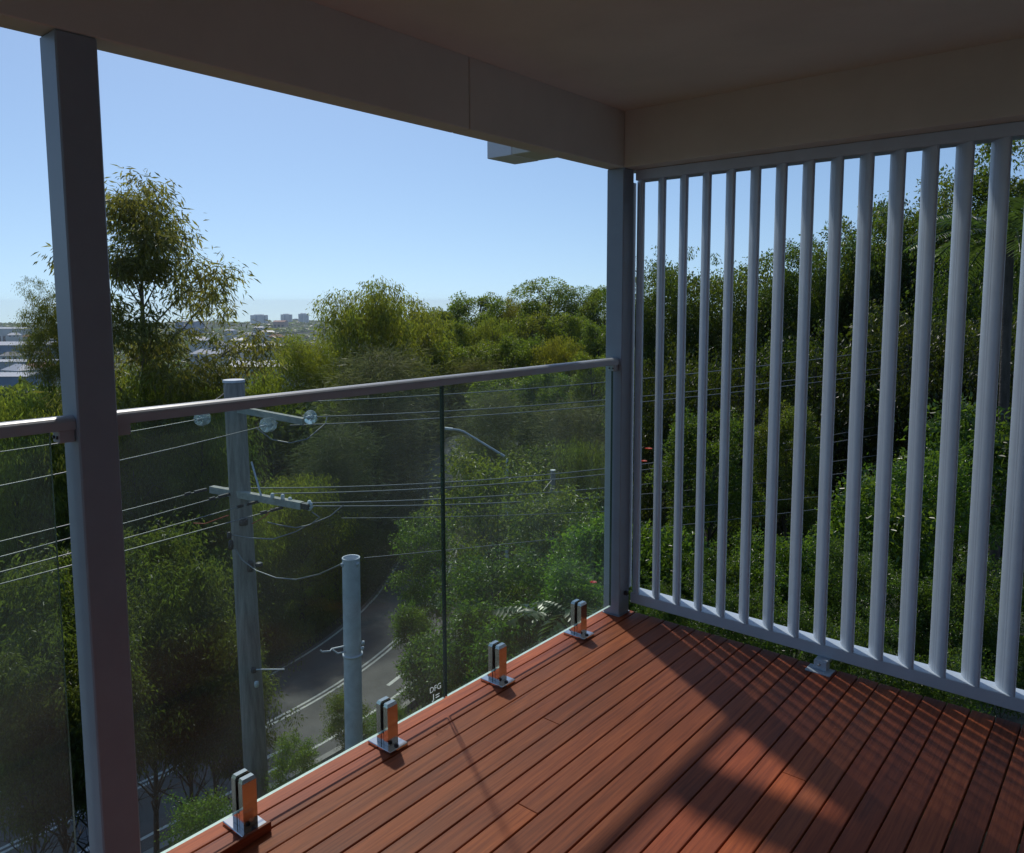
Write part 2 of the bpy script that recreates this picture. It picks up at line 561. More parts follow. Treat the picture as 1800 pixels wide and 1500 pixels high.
joins = {5: [-1.155], 8: [-1.637], 2: [-3.1], 12: [-2.4], 15: [-.9], 19: [-1.9], 17: [-3.4], 23: [-1.2], 27: [-2.2]}
for i in range(41):
    x0, x1 = gaps[i] + (.0026 if i else 0), gaps[i + 1] - .0026
    cuts = [DECK_Y0] + sorted(joins.get(i, [])) + [DECK_Y1 - rng.uniform(0, .004)]
    for a, b in zip(cuts[:-1], cuts[1:]):
        o = new_obj('board', board_mesh(x1 - x0, b - a - .0018), deck)
        o.location = (x0, a, rng.uniform(-.0006, .0006))
mb = MB()
for y in np.arange(-6.3, .1, .45):
    mb.box((-.02, y - .0225, -.2), (3.6, y + .0225, -.0215))
for y in (-.03, ):
    mb.box((-.022, y, -.24), (3.6, y + .045, -.026))
mb.box((-.0225, DECK_Y0, -.24), (-.0205, DECK_Y1, -.022))
o = mb.build('joist', mat('treated_joist', (.10, .075, .045), .85, noise=(6, .2)), deck)
o['kind'] = 'stuff'

# ------------------------------------------------------------------ verandah frame
mb = MB()
mb.box((.1005, -6.6, CEIL - .004), (3.6, -.1005, CEIL + .05))
tag(mb.build('ceiling', M['paint']), 'plain painted verandah ceiling lining in deep shade', kind='structure')
mb = MB()
mb.box((-.25, -6.7, CEIL + .16), (3.7, .35, CEIL + .22))
tag(mb.build('roof', M['galv']), 'flat metal verandah roof above the ceiling', kind='structure')
mb = MB()
mb.box((3.6, -6.6, -3.0), (3.8, .1, CEIL + .16))  # unseen wall, added to block sky and bounce light under the roof
tag(mb.build('unseen_house_wall', M['wall']), 'unseen house wall behind the deck, added pale to bounce light', kind='structure')

beam = empty('roof_beam', (0, 0, HB))
tag(beam, 'cream boxed roof beam above the glass balustrade with a vertical joint', 'beam')
JY = -1.236
for nm, a, b in (('beam_casing', -6.6, JY - .0018), ('beam_casing', JY + .0018, 0)):
    mb = MB(); mb.box((0, a, 0), (.1, b, .30), bev=.003)
    mb.build(nm, M['paint'], beam)
beam2 = empty('roof_beam', (0, 0, HB))
tag(beam2, 'cream boxed roof beam above the vertical blade screen', 'beam')
mb = MB(); mb.box((.1005, -.1, .0005), (3.6, .11, .3), bev=.003); mb.build('beam_casing', M['paint'], beam2)
mb = MB(); mb.box((0, .0005, .001), (.1, .11, .30), bev=.003); mb.build('beam_end_block', M['paint'], beam2)

out_box = empty('eave_box', (0, -.115, 2.466))
tag(out_box, 'small cream box end with white face sticking out beyond the roof beam', 'eave box')
mb = MB(); mb.box((-.525, -.118, 0), (-.002, .118, .15), bev=.002); mb.build('casing', M['paint'], out_box)
mb = MB(); mb.box((-.70, -.120, -.002), (-.526, .120, .152), bev=.002); mb.build('end_cap', mat('white_cap', (.75, .76, .78), .5, noise=(6, .05)), out_box)


def post(name, y1, label):
    p = empty(name, (0, y1, 0))
    tag(p, label, 'post', 'square verandah posts')
    mb = MB(); mb.box((0, -W, .004), (W, 0, HB - .001), bev=.004); mb.build('shaft', M['post'], p)
    mb = MB(); mb.box((-.004, -W - .004, .0), (W + .004, .004, .004)); mb.build('base_plate', M['post'], p)
    return p


p1 = post('verandah_post', 0, 'grey square post in the corner between glass balustrade and blade screen')
p2 = post('verandah_post', -BAY, 'dark square post at the left standing between two glass bays')
post('verandah_post', -BAY * 2 - .1, 'grey square post farthest left along the glass balustrade')

# ------------------------------------------------------------------ balustrades
GX = .062                                          # centre plane of the glass
GZ0, GZ1 = .062, 1.355


def glass_panel(parent, y0, y1):
    mb = MB()
    a, b = GX - .006, GX + .006
    v = [(a, y0, GZ0), (b, y0, GZ0), (b, y1, GZ0), (a, y1, GZ0), (a, y0, GZ1), (b, y0, GZ1), (b, y1, GZ1), (a, y1, GZ1)]
    mb.add(v, [(3, 0, 4, 7)[::-1], (1, 2, 6, 5)], 0)
    g = mb.build('glass_panel', [M['glass']], parent)
    for q, nm_, m_ in (((0, 1, 5, 4), 'side_edge', 'glass_edge'), ((2, 3, 7, 6), 'side_edge', 'glass_edge'), ((0, 3, 2, 1), 'bottom_edge', 'glass_lit_edge')):
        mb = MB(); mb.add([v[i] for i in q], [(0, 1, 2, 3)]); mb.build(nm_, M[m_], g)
    return g


def spigot(parent, y):
    s = MB(); s.box((0, y - .045, .001), (.128, y + .045, .013), bev=.002)
    base = s.build('spigot', M['steel'], parent)
    for a, b in ((.030, .053), (.071, .094)):
        s = MB()
        z0, z1 = .0135, .175
        s.box((a, y - .025, z0), (b, y + .025, z1 - .012))
        s.add([(a, y - .025, z1 - .0118), (b, y - .025, z1 - .0118), (b, y + .025, z1 - .0118), (a, y + .025, z1 - .0118),
               (a + (.005 if a < .06 else 0), y - .02, z1), (b - (0 if a < .06 else .005), y - .02, z1), (b - (0 if a < .06 else .005), y + .02, z1), (a + (.005 if a < .06 else 0), y + .02, z1)],
              [(4, 5, 6, 7), (0, 1, 5, 4), (1, 2, 6, 5), (2, 3, 7, 6), (3, 0, 4, 7)])
        s.build('clamp_jaw', M['steel'], base)
    s = MB(); s.box((.0532, y - .0246, .0135), (.0558, y + .0246, .170)); s.box((.0682, y - .0246, .0135), (.0708, y + .0246, .170)); s.build('gasket', M['rubber'], base)
    s = MB(); s.box((.056, y - .024, .0136), (.068, y + .024, .055)); s.build('web', M['steel'], base)
    for bx in (.014, .112):
        s = MB(); s.lathe([(0, .0045), (.008, .0045), (.009, .002), (.009, 0)], 10, (bx, y, .0132)); s.build('bolt', M['dark_metal'], base)
    return base


def handrail(parent, y0, y1):
    mb = MB()
    sec = [(-.026, 1.350), (.026, 1.350), (.026, 1.371), (.0235, 1.3765), (.018, 1.3815), (.010, 1.3848), (0, 1.386), (-.010, 1.3848), (-.018, 1.3815), (-.0235, 1.3765), (-.026, 1.371)]
    ns = len(sec)
    mb.add([(GX + a, y0, z) for a, z in sec] + [(GX + a, y1, z) for a, z in sec],
           [(i, (i + 1) % ns, ns + (i + 1) % ns, ns + i)[::-1] for i in range(ns)] + [tuple(range(ns)), tuple(range(ns, 2 * ns))[::-1]])
    h = mb.build('handrail', M['rail'], parent)
    for y in (y0 + .02, y1 - .02):
        mb = MB()
        mb.box((GX - .02, y - .0195, 1.318), (GX + .02, y + .0195, 1.3505), bev=.002)
        br = mb.build('rail_bracket', M['rail'], h)
    for y in (y0 + .002, y1 - .002):
        for dx in (-.011, .011):
            mb = MB(); s_ = 1 if y < (y0 + y1) / 2 else -1
            mb.lathe([(0, .003), (.004, .003), (.005, 0)], 8, (GX + dx, y + s_ * .038, 1.332), axis=(0, s_, 0)); mb.build('screw', M['dark_metal'], h)
    return h


bal = empty('glass_balustrade', (0, -W - BAY / 2, 0))
tag(bal, 'frameless glass balustrade of two panels running to the corner post', 'balustrade', 'frameless glass balustrades')
off = Vector((0, -bal.location.y, 0))


def shift_children(root):
    for c in root.children:
        c.location = -root.location


handrail(bal, -BAY + .001, -W - .001)
JG = -1.372
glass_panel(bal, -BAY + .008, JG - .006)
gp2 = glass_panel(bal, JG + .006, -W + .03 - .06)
for y in (-2.283, -1.684, -1.045, -.42):
    spigot(bal, y)
# stamp on the glass
def frosted_print(name):
    F_ = bpy.data.materials.new(name)
    F_.use_nodes = True
    nt = F_.node_tree
    nt.nodes.clear()
    out = N(nt, 'ShaderNodeOutputMaterial')
    tl = N(nt, 'ShaderNodeBsdfTranslucent'); df = N(nt, 'ShaderNodeBsdfDiffuse')
    nz = N(nt, 'ShaderNodeTexNoise', Scale=90.0); mr = N(nt, 'ShaderNodeMapRange'); mr.inputs['To Min'].default_value = .6; mr.inputs['To Max'].default_value = .8
    nt.links.new(nz.outputs['Fac'], mr.inputs['Value'])
    tl.inputs[0].default_value = (.9, .92, .9, 1); df.inputs[0].default_value = (.8, .82, .8, 1)
    ms = N(nt, 'ShaderNodeMixShader')
    nt.links.new(mr.outputs[0], ms.inputs[0]); nt.links.new(df.outputs[0], ms.inputs[1]); nt.links.new(tl.outputs[0], ms.inputs[2]); nt.links.new(ms.outputs[0], out.inputs[0])
    return F_


def text_mesh(s, size, name):
    cu = bpy.data.curves.new(name, 'FONT'); cu.body = s; cu.size = size; cu.align_x = 'CENTER'; cu.align_y = 'CENTER'
    t = bpy.data.objects.new(name, cu); COL.objects.link(t)
    dg = bpy.context.evaluated_depsgraph_get()
    me = bpy.data.meshes.new_from_object(t.evaluated_get(dg))
    bpy.data.objects.remove(t)
    return me


M['frost'] = frosted_print('frosted_print')
stamp = new_obj('stamp_print', text_mesh('DFG', .034, 'stamp_print'), bal, M['frost'])
stamp.rotation_euler = (R_(90), 0, R_(90))
stamp_local = Vector((GX + .0068, JG - .062, .125))
sub = MB()
sub.add([(0, -.014, 0), (0, -.009, 0), (0, -.009, .026), (0, -.014, .026)], [(0, 1, 2, 3)])
sub.add([(0, -.020, -.006), (0, -.012, -.002), (0, -.012, .003), (0, -.020, -.001)], [(0, 1, 2, 3)])
sub.add([(0, .000, .014), (0, .022, .014), (0, .022, .018), (0, .000, .018)], [(0, 1, 2, 3)])
sub.add([(0, .000, .004), (0, .022, .004), (0, .022, .008), (0, .000, .008)], [(0, 1, 2, 3)])
st2 = sub.build('stamp_print', M['frost'], bal)
shift_children(bal)
stamp.location = stamp_local - bal.location
st2.location = stamp_local - bal.location + Vector((0, 0, -.046))

bal2 = empty('glass_balustrade', (0, -BAY - W - BAY / 2, 0))
tag(bal2, 'frameless glass balustrade bay at the left edge beyond the dark post', 'balustrade', 'frameless glass balustrades')
handrail(bal2, -2 * BAY - .1 + .001, -BAY - W - .001)
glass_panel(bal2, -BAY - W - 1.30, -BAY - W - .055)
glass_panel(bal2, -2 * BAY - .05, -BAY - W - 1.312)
for y in (-3.05, -3.7, -4.3, -4.95):
    spigot(bal2, y)
shift_children(bal2)

# timber offcut lying by the nearest spigot
mb = MB()
mb.box((0, -.62, .001), (.011, 0, .034), bev=.0015)
oc = mb.build('timber_offcut', M['timber'])
oc.location = (.140, -2.245, 0); oc.rotation_euler = (0, 0, R_(2.0))
tag(oc, 'dark thin timber offcut lying on the deck beside the nearest steel spigot', 'offcut')

# ------------------------------------------------------------------ blade screen
screen = empty('blade_screen', (0, .0575, 0))
tag(screen, 'grey aluminium privacy screen of upright angled blades', 'screen')
mb = MB(); mb.box((W + .002, .010, .047), (3.58, .105, .104), bev=.003); mb.build('bottom_rail', M['alu'], screen)
mb = MB(); mb.box((W + .002, .010, 2.294), (3.58, .105, HB - .0005), bev=.003); mb.build('top_rail', M['alu'], screen)
mb = MB()
A_, B_, PH = .062, .019, R_(-52)


def groove(a):
    d = 0
    for c in (.004, .016):
        if abs(a - c) < .0011: d = .0007
    return d


fine = []
for k in range(120):
    t = 2 * math.pi * k / 120
    a, b = A_ * math.cos(t), B_ * math.sin(t)
    fine.append((a, b))
keep = []
for k in range(120):
    a, b = fine[k]
    if k % 5 == 0 or (b < 0 and (abs(a - .004) < .0036 or abs(a - .016) < .0036)):
        if b < 0:
            b += groove(a)
        keep.append((a, b))
ca, sa = math.cos(PH), math.sin(PH)
keep = [(a * ca - b * sa, a * sa + b * ca) for a, b in keep]
nk = len(keep)
vs = [(a, b, .104) for a, b in keep] + [(a, b, 2.2945) for a, b in keep]
mb.add(vs, [(i, (i + 1) % nk, nk + (i + 1) % nk, nk + i) for i in range(nk)], 0, True)
blade_me = mb.mesh('blade'); blade_me.materials.append(M['alu'])
mb = MB(); mb.lathe([(0, .006), (.003, .006), (.0042, .003), (.0042, 0)], 8, (.035, -.044, .1045)); cap_me = mb.mesh('blade_pin'); cap_me.materials.append(M['dark_metal'])
for k in range(28):
    b = new_obj('blade', blade_me, screen)
    b.location = (.109 + .1229 * k, 0, 0)
    b.rotation_euler = (0, 0, R_(rng.uniform(-.6, .6)))
    c = new_obj('blade_pin', cap_me, b)
mb = MB(); mb.box((.050, .012, .106), (.064, .085, 2.292), bev=.001); mb.build('side_channel', M['alu'], screen)
for bx in (1.13, 2.6):
    mb = MB(); mb.box((bx - .055, -.075, .0005), (bx + .055, .0, .005)); fb = mb.build('foot_bracket', M['alu'], screen)
    mb = MB(); mb.box((bx - .028, -.040, .0052), (bx + .028, .0095, .0462), bev=.001); mb.box((bx - .028, .0097, .030), (bx + .028, .05, .0465)); mb.build('bracket_stem', M['alu'], fb)
    mb = MB(); mb.lathe([(0, .005), (.006, .005), (.0075, 0)], 10, (bx - .004, -.0402, .028), axis=(0, -1, 0)); mb.build('bolt', M['steel'], fb)
for c in screen.children:
    if c.name.startswith('blade'): continue
    c.location = -screen.location
mb = MB(); mb.box((W + .0005, -.055, .108), (W + .02, -.035, .128), bev=.002); o = mb.build('rail_fixing', M['dark_metal'], screen); o.location = -screen.location

# ------------------------------------------------------------------ power pole, steel pole, wires
def gz(x, y):
    return float(ground_z(x, y))


PD = 14.0                                          # depth of the power pole
ptop = at(411, 672, PD)
pbot = at(452, 1390, PD)
pdir = (pbot - ptop)
gbase = gz(pbot.x, pbot.y) - .3
pend = ptop + pdir * ((gbase - ptop.z) / pdir.z)
pole = empty('power_pole', pend)
tag(pole, 'weathered grey timber power pole with two crossarms and glass insulators', 'power pole')


def child(mb, name, m_, parent):
    o = mb.build(name, m_, parent)
    o.location = -parent.location
    return o


mb = MB()
pp = [ptop.lerp(pend, t) for t in (0, .006, .3, .6, 1)]
mb.tube(pp, [.172, .182, .19, .2, .215], 20)
child(mb, 'pole_shaft', M['pole_wood'], pole)
mb = MB(); mb.tube([ptop + Vector((0, 0, .001)), ptop + Vector((0, 0, .045))], [.195, .19], 18); child(mb, 'pole_cap', M['galv'], pole)
# upper arm
ua, ub = at(432, 722, PD - .28), at(534, 741, PD - .55)
mb = MB(); mb.beam(ua + (ua - ub) * .12, ub, .11, .11); child(mb, 'crossarm', M['arm_wood'], pole)
# lower arm: from behind left to front right
la, lb = at(372, 860, PD + .15), at(531, 889, PD - .75)
mb = MB(); mb.beam(la, lb, .11, .12); child(mb, 'crossarm', M['arm_wood'], pole)
mb = MB(); mb.beam(at(442, 812, PD - .2), at(459, 872, PD - .45), .03, .015); child(mb, 'arm_brace', M['galv'], pole)


def disc_insulator(c, axis, n=2):
    mb = MB()
    ax = Vector(axis).normalized()
    for i in range(n):
        cc = Vector(c) + ax * (.13 * (i - (n - 1) / 2))
        mb.lathe([(.0, -.05), (.035, -.045), (.04, -.02), (.125, .0), (.128, .012), (.10, .022), (.07, .012), (.05, .03), (.03, .03), (.018, .06), (0, .06)], 18, cc, axis=ax)
    o = child(mb, 'insulator', M['insulator'], pole)
    mb = MB(); mb.tube([Vector(c) - ax * (.13 * n / 2 + .12), Vector(c) + ax * (.13 * n / 2 + .10)], .016, 8)
    for i in range(n):
        cc = Vector(c) + ax * (.13 * (i - (n - 1) / 2))
        mb.lathe([(0, -.085), (.035, -.08), (.042, -.05), (.0, -.045)], 10, cc, axis=ax)
    child(mb, 'insulator_fitting', M['galv'], pole)
    return o


def wire(name, pts, r, sag, label=None, group=None, m_=None, n=14, parent=None):
    """pts: world points; the wire sags between each pair"""
    path = []
    for a, b in zip(pts[:-1], pts[1:]):
        a, b = Vector(a), Vector(b)
        k = n if (a - b).length > 1 else 5
        for i in range(k + (b is pts[-1])):
            t = i / k
            path.append(a.lerp(b, t) - Vector((0, 0, 4 * sag * t * (1 - t))))
    path.append(Vector(pts[-1]))
    mb = MB(); mb.tube(path, r, 6)
    if parent is not None:
        return child(mb, name, m_ or M['wire'], parent)
    o = mb.build(name, m_ or M['wire'])
    return tag(o, label, 'wire', group)


def lv(px, py, z):
    """point on a photo ray at a given height"""
    return on_z(px, py, z)


G1, G2 = 'high voltage wires on the pole top', 'low voltage wires on the lower crossarm'
# three upper conductors (height near the pole top)
iL = at(356, 736, PD - .25); iM = at(472, 747, PD - .7); iR = at(545, 734, PD - .55)
for c, d in ((iL, at(300, 748, PD - 1.4) - iL), (iM, at(400, 762, PD - 1.7) - iM)):
    disc_insulator(c, d, 2)
disc_insulator(iR, at(640, 731, PD + 2) - iR, 1)
uw = [((-260, 828), iL, None, 'upper left wire running down past the left post, topmost of the set'),
      ((-260, 905), iM, None, 'upper left wire running down past the left post, second from top')]
zH = iL.z
for i, ((x, y), c, _, lb_) in enumerate(uw):
    wire('power_line', [c, lv(x, y, c.z - .1)], .008, .05, lb_, G1)
wire('power_line', [at(396, 690, PD), at(350, 712, PD - .5), lv(-260, 797, ptop.z - .35)], .008, .05, 'upper left wire tied to the pole head, sweeping to the frame edge', G1)
for (xa, ya, xb, yb, xc, yc, lb_) in ((545, 706, 1065, 672, 2000, 545, 'upper right wire behind the screen, topmost of three'),
                                  (548, 733, 1065, 703, 2000, 572, 'upper right wire behind the screen, middle of three'),
                                  (510, 748, 1065, 713, 2000, 583, 'upper right wire behind the screen, lowest of three')):
    a = at(xa, ya, PD - .4); b = at(xc, yc, 33)
    mid = at(xb, yb, 16.2)
    P = []
    for i in range(25):
        t = i / 24
        # depth grows linearly in space, photo rows follow a parabola through the three sights
        u_ = xa + (xc - xa) * t
        dz = 1 / ((1 - t) / (PD - .4) + t / 33)
        L = ya * (u_ - xb) * (u_ - xc) / ((xa - xb) * (xa - xc)) + yb * (u_ - xa) * (u_ - xc) / ((xb - xa) * (xb - xc)) + yc * (u_ - xa) * (u_ - xb) / ((xc - xa) * (xc - xb))
        P.append(at(u_, L, dz))
    mb = MB(); mb.tube(P, .010, 6); tag(mb.build('power_line', M['wire']), lb_, 'wire', G1)
# jumper loop under the upper arm
wire('jumper', [at(450, 752, PD - .75), at(478, 773, PD - .8), at(510, 779, PD - .8), at(540, 772, PD - .7), at(572, 745, PD - .4), at(575, 733, PD - .3)], .011, .0, parent=pole)

# four lower conductors, left and right, with clamps
lowL = [((360, 861), (0, 950)), ((402, 869), (0, 977)), ((452, 882), (0, 1004)), ((494, 893), (0, 1025))]
lowR = [((395, 858), (1065, 824), (2000, 640)), ((480, 868), (1065, 834), (2000, 662)), ((500, 885), (1065, 858), (2000, 715)), ((545, 890), (1065, 874), (2000, 745))]
names = ('highest', 'second', 'third', 'lowest')
for i, (a, b) in enumerate(lowL):
    pa = at(a[0], a[1], PD + .12 - .25 * i)
    ext = (b[0] - 320, b[1] + (b[1] - a[1]) / (a[0] - b[0]) * 320)
    pb = lv(ext[0], ext[1], pa.z)
    wire('power_line', [pa, pb], .009, .02, 'lower left wire leaving the lower crossarm, %s of four' % names[i], G2)
    d = (pb - pa).normalized()
    mb = MB()
    mb.beam(pa - d * .03, pa + d * .22, .05, .045)
    mb.beam(pa + d * .30, pa + d * .42, .035, .05)
    child(mb, 'wire_clamp', M['dark_metal'], pole)
for i, (a, b, c) in enumerate(lowR):
    P = []
    d0 = PD + .1 - .22 * i
    for k in range(25):
        t = k / 24
        u_ = a[0] + (c[0] - a[0]) * t
        dz = 1 / ((1 - t) / d0 + t / 31)
        L = a[1] * (u_ - b[0]) * (u_ - c[0]) / ((a[0] - b[0]) * (a[0] - c[0])) + b[1] * (u_ - a[0]) * (u_ - c[0]) / ((b[0] - a[0]) * (b[0] - c[0])) + c[1] * (u_ - a[0]) * (u_ - b[0]) / ((c[0] - a[0]) * (c[0] - b[0]))
        P.append(at(u_, L, dz))
    mb = MB(); mb.tube(P, .012, 6); tag(mb.build('power_line', M['wire']), 'lower right wire crossing behind the screen, %s of four' % names[i], 'wire', G2)
mb = MB(); mb.lathe([(0, -.09), (.03, -.085), (.05, -.05), (.065, -.02), (.04, .0), (.062, .03), (.04, .05), (.025, .09), (0, .09)], 14, at(544, 889, PD - .75)); child(mb, 'insulator', M['porcelain'], pole)
for x, y in ((479, 874), (497, 876), (510, 881)):
    mb = MB(); mb.lathe([(0, 0), (.03, 0), (.036, .03), (.03, .06), (.036, .08), (.02, .1), (0, .1)], 12, at(x, y + 3, PD - .6)); child(mb, 'insulator', M['porcelain'], pole)
mb = MB(); mb.beam(lb - (lb - la).normalized() * .02, lb + (lb - la).normalized() * .15, .08, .10); child(mb, 'arm_end_strap', M['dark_metal'], pole)
# service cable and its loops
wire('jumper', [at(548, 900, PD - .8), at(562, 910, PD - .8), at(545, 923, PD - .8), at(520, 928, PD - .85), at(490, 923, PD - .9), at(470, 918, PD - .9)], .011, 0, parent=pole)
wire('jumper', [at(604, 888, PD - .6), at(580, 908, PD - .7), at(540, 924, PD - .8), at(520, 935, PD - .85), at(480, 948, PD - .8), at(440, 946, PD - .5), at(405, 940, PD - .25)], .012, 0, parent=pole)
wire('jumper', [at(412, 963, PD - .25), at(426, 985, PD - .4), at(450, 1003, PD - .6), at(485, 1016, PD - .9), at(520, 1019, PD - 1.5), at(560, 1010, PD - 2.6), at(600, 992, PD - 4.2)], .011, 0, parent=pole)
for pts_ in (((340, 920), (360, 921), (385, 912), (402, 906)), ((443, 921), (458, 913), (470, 905), (477, 893))):
    wire('cable_tail', [at(x, y, PD - .55) for x, y in pts_], .009, 0, m_=M['orange'], parent=pole)
for x, y, w_, h_ in ((428, 917, .16, .13), (403, 941, .08, .11), (406, 958, .09, .16), (440, 995, .12, .2), (455, 992, .14, .06), (446, 1178, .10, .09)):
    c = at(x, y, PD - .27)
    mb = MB(); mb.lathe([(0, -h_ / 2), (w_ * .45, -h_ / 2), (w_ * .5, -h_ * .3), (w_ * .5, h_ * .3), (w_ * .35, h_ / 2), (0, h_ / 2)], 10, c); child(mb, 'fitting', M['dark_metal'], pole)
mb = MB(); c = at(451, 1203, PD - .3); mb.lathe([(0, -.06), (.035, -.05), (.045, 0), (.035, .05), (0, .06)], 10, c); child(mb, 'reflector', M['porcelain'], pole)
mb = MB(); mb.tube([at(441, 1178, PD - .25), at(460, 1177, PD - .3), at(500, 1177, PD - .35)], .012, 6); child(mb, 'step_bar', M['galv'], pole)

# two thin communication lines lower down
for (a, b, c, lb_) in (((600, 911), (1065, 899), (2000, 808), 'thin lower cable crossing behind the glass, upper of two'),
                       ((640, 981), (1065, 938), (2000, 822), 'thin lower cable crossing behind the glass, lower of two')):
    P = []
    for k in range(25):
        t = k / 24
        u_ = a[0] + (c[0] - a[0]) * t
        dz = 1 / ((1 - t) / 13 + t / 22)
        L = a[1] * (u_ - b[0]) * (u_ - c[0]) / ((a[0] - b[0]) * (a[0] - c[0])) + b[1] * (u_ - a[0]) * (u_ - c[0]) / ((b[0] - a[0]) * (b[0] - c[0])) + c[1] * (u_ - a[0]) * (u_ - b[0]) / ((c[0] - a[0]) * (c[0] - b[0]))
        P.append(at(u_, L, dz))
    mb = MB(); mb.tube(P, .007, 6); tag(mb.build('service_cable', M['wire']), lb_, 'cable', 'thin service cables')
mb = MB(); P = [at(1060 + (2000 - 1060) * t, 1092 - 215 * t - 14 * math.sin(math.pi * t), 9 + 4 * t) for t in np.linspace(0, 1, 16)]
mb.tube(P, .006, 6); tag(mb.build('service_cable', M['wire']), 'slack thin cable just above the shrubs behind the screen', 'cable', 'thin service cables')

# steel service pole close to the deck
SD = 9.0
st, sb = at(617, 981, SD), at(622, 1300, SD)
sdv = sb - st
send = st + sdv * ((gz(sb.x, sb.y) - .3 - st.z) / sdv.z)
spole = empty('steel_pole', send)
tag(spole, 'grey tubular steel service pole with open top just outside the glass', 'service pole')
mb = MB(); mb.tube([st, st.lerp(send, .3), send], .102, 24, caps=False); child(mb, 'tube', M['galv'], spole)
mb = MB(); mb.lathe([(.103, -.012), (.106, 0), (.103, .008), (.09, .006), (.088, -.05)], 24, st); child(mb, 'top_rim', M['galv'], spole)
mb = MB(); mb.lathe([(0, -.045), (.1, -.045)], 24, st); child(mb, 'top_cap', M['white'], spole)
hk = at(620, 1150, SD)
mb = MB(); mb.lathe([(.103, -.012), (.118, -.012), (.118, .012), (.103, .012)], 24, hk); child(mb, 'clamp_band', M['galv'], spole)
mb = MB(); mb.tube([at(606, 1136, SD - .05), at(583, 1141, SD - .1), at(580, 1145, SD - .15), at(566, 1146, SD - .2), at(563, 1143, SD - .2)], .010, 8); child(mb, 'hook', M['galv'], spole)
mb = MB(); mb.tube([at(606, 1146, SD - .08), at(594, 1149, SD - .12), at(584, 1142, SD - .12)], .010, 8); child(mb, 'hook', M['galv'], spole)
for x, y in ((638, 1130), (637, 1140), (602, 993), (628, 992)):
    mb = MB(); mb.lathe([(0, -.02), (.02, -.018), (.02, .018), (0, .02)], 8, at(x, y, SD - .06)); child(mb, 'bolt', M['galv'], spole)

# street lamp beyond the trees and the far short pole
LD = 25.0
q0 = at(891, 806, LD)
lamp = empty('street_lamp', (q0.x, q0.y, gz(q0.x, q0.y)))
tag(lamp, 'blue grey curved street lamp arm above the road among the trees', 'street lamp')
mb = MB(); mb.tube([Vector((q0.x, q0.y, lamp.location.z)), q0 - Vector((0, 0, .6)), q0], [.07, .05, .04], 12); child(mb, 'mast', M['galv'], lamp)
mb = MB(); mb.tube([at(891, 805, LD), at(850, 780, LD - .1), at(815, 759, LD - .2), at(806, 756, LD - .25), at(796, 755, LD - .3)], [.04, .036, .034, .034, .034], 10); child(mb, 'arm', M['galv'], lamp)
mb = MB(); mb.beam(at(796, 754.5, LD - .3), at(782, 753, LD - .3), .13, .06); child(mb, 'lamp_head', M['galv'], lamp)
q1 = at(972, 828, 24)
sp = empty('timber_pole', (q1.x, q1.y, gz(q1.x, q1.y)))
tag(sp, 'short grey pole with a flat white top among the bushes', 'pole')
mb = MB(); mb.tube([q1, Vector((q1.x, q1.y, sp.location.z - .3))], [.075, .09], 12); child(mb, 'shaft', M['pole_wood'], sp)
mb = MB(); mb.tube([q1 + Vector((0, 0, .001)), q1 + Vector((0, 0, .03))], .085, 12); child(mb, 'cap', M['white'], sp)
mb = MB(); mb.tube([q1 - Vector((0, 0, .25)), at(936, 886, 23)], .012, 6); child(mb, 'stay_wire', M['wire'], sp)

# ------------------------------------------------------------------ far valley: towers, sheds, houses
def far_ground(px, depth):
    p = at(px, 560, depth)
    return p.x, p.y, gz(p.x, p.y)


M['conc_far'] = mat('tower_concrete', (.80, .79, .76), .8, noise=(.05, .1))
M['tower_glass'] = mat('tower_glazing', (.34, .42, .50), .25, noise=(.05, .2))
M['tower_pink'] = mat('tower_pink_render', (.45, .30, .24), .8, noise=(.05, .1))
M['roof_white'] = mat('white_metal_roof', (.46, .47, .49), .5, noise=(.03, .08))
M['shed_wall'] = mat('shed_cladding', (.40, .43, .46), .7, noise=(.05, .15))
M['shed_blue'] = mat('blue_shed_cladding', (.16, .25, .36), .7, noise=(.05, .15))
M['tile_roof'] = mat('terracotta_roof', (.36, .17, .10), .8, noise=(.2, .2))
M['grey_roof'] = mat('grey_roof_sheet', (.22, .225, .23), .6, noise=(.3, .15))
M['house_white'] = mat('white_render_house', (.66, .64, .60), .8, noise=(.2, .08))
M['window'] = mat('house_window_glass', (.03, .04, .05), .1, noise=(1, .2))


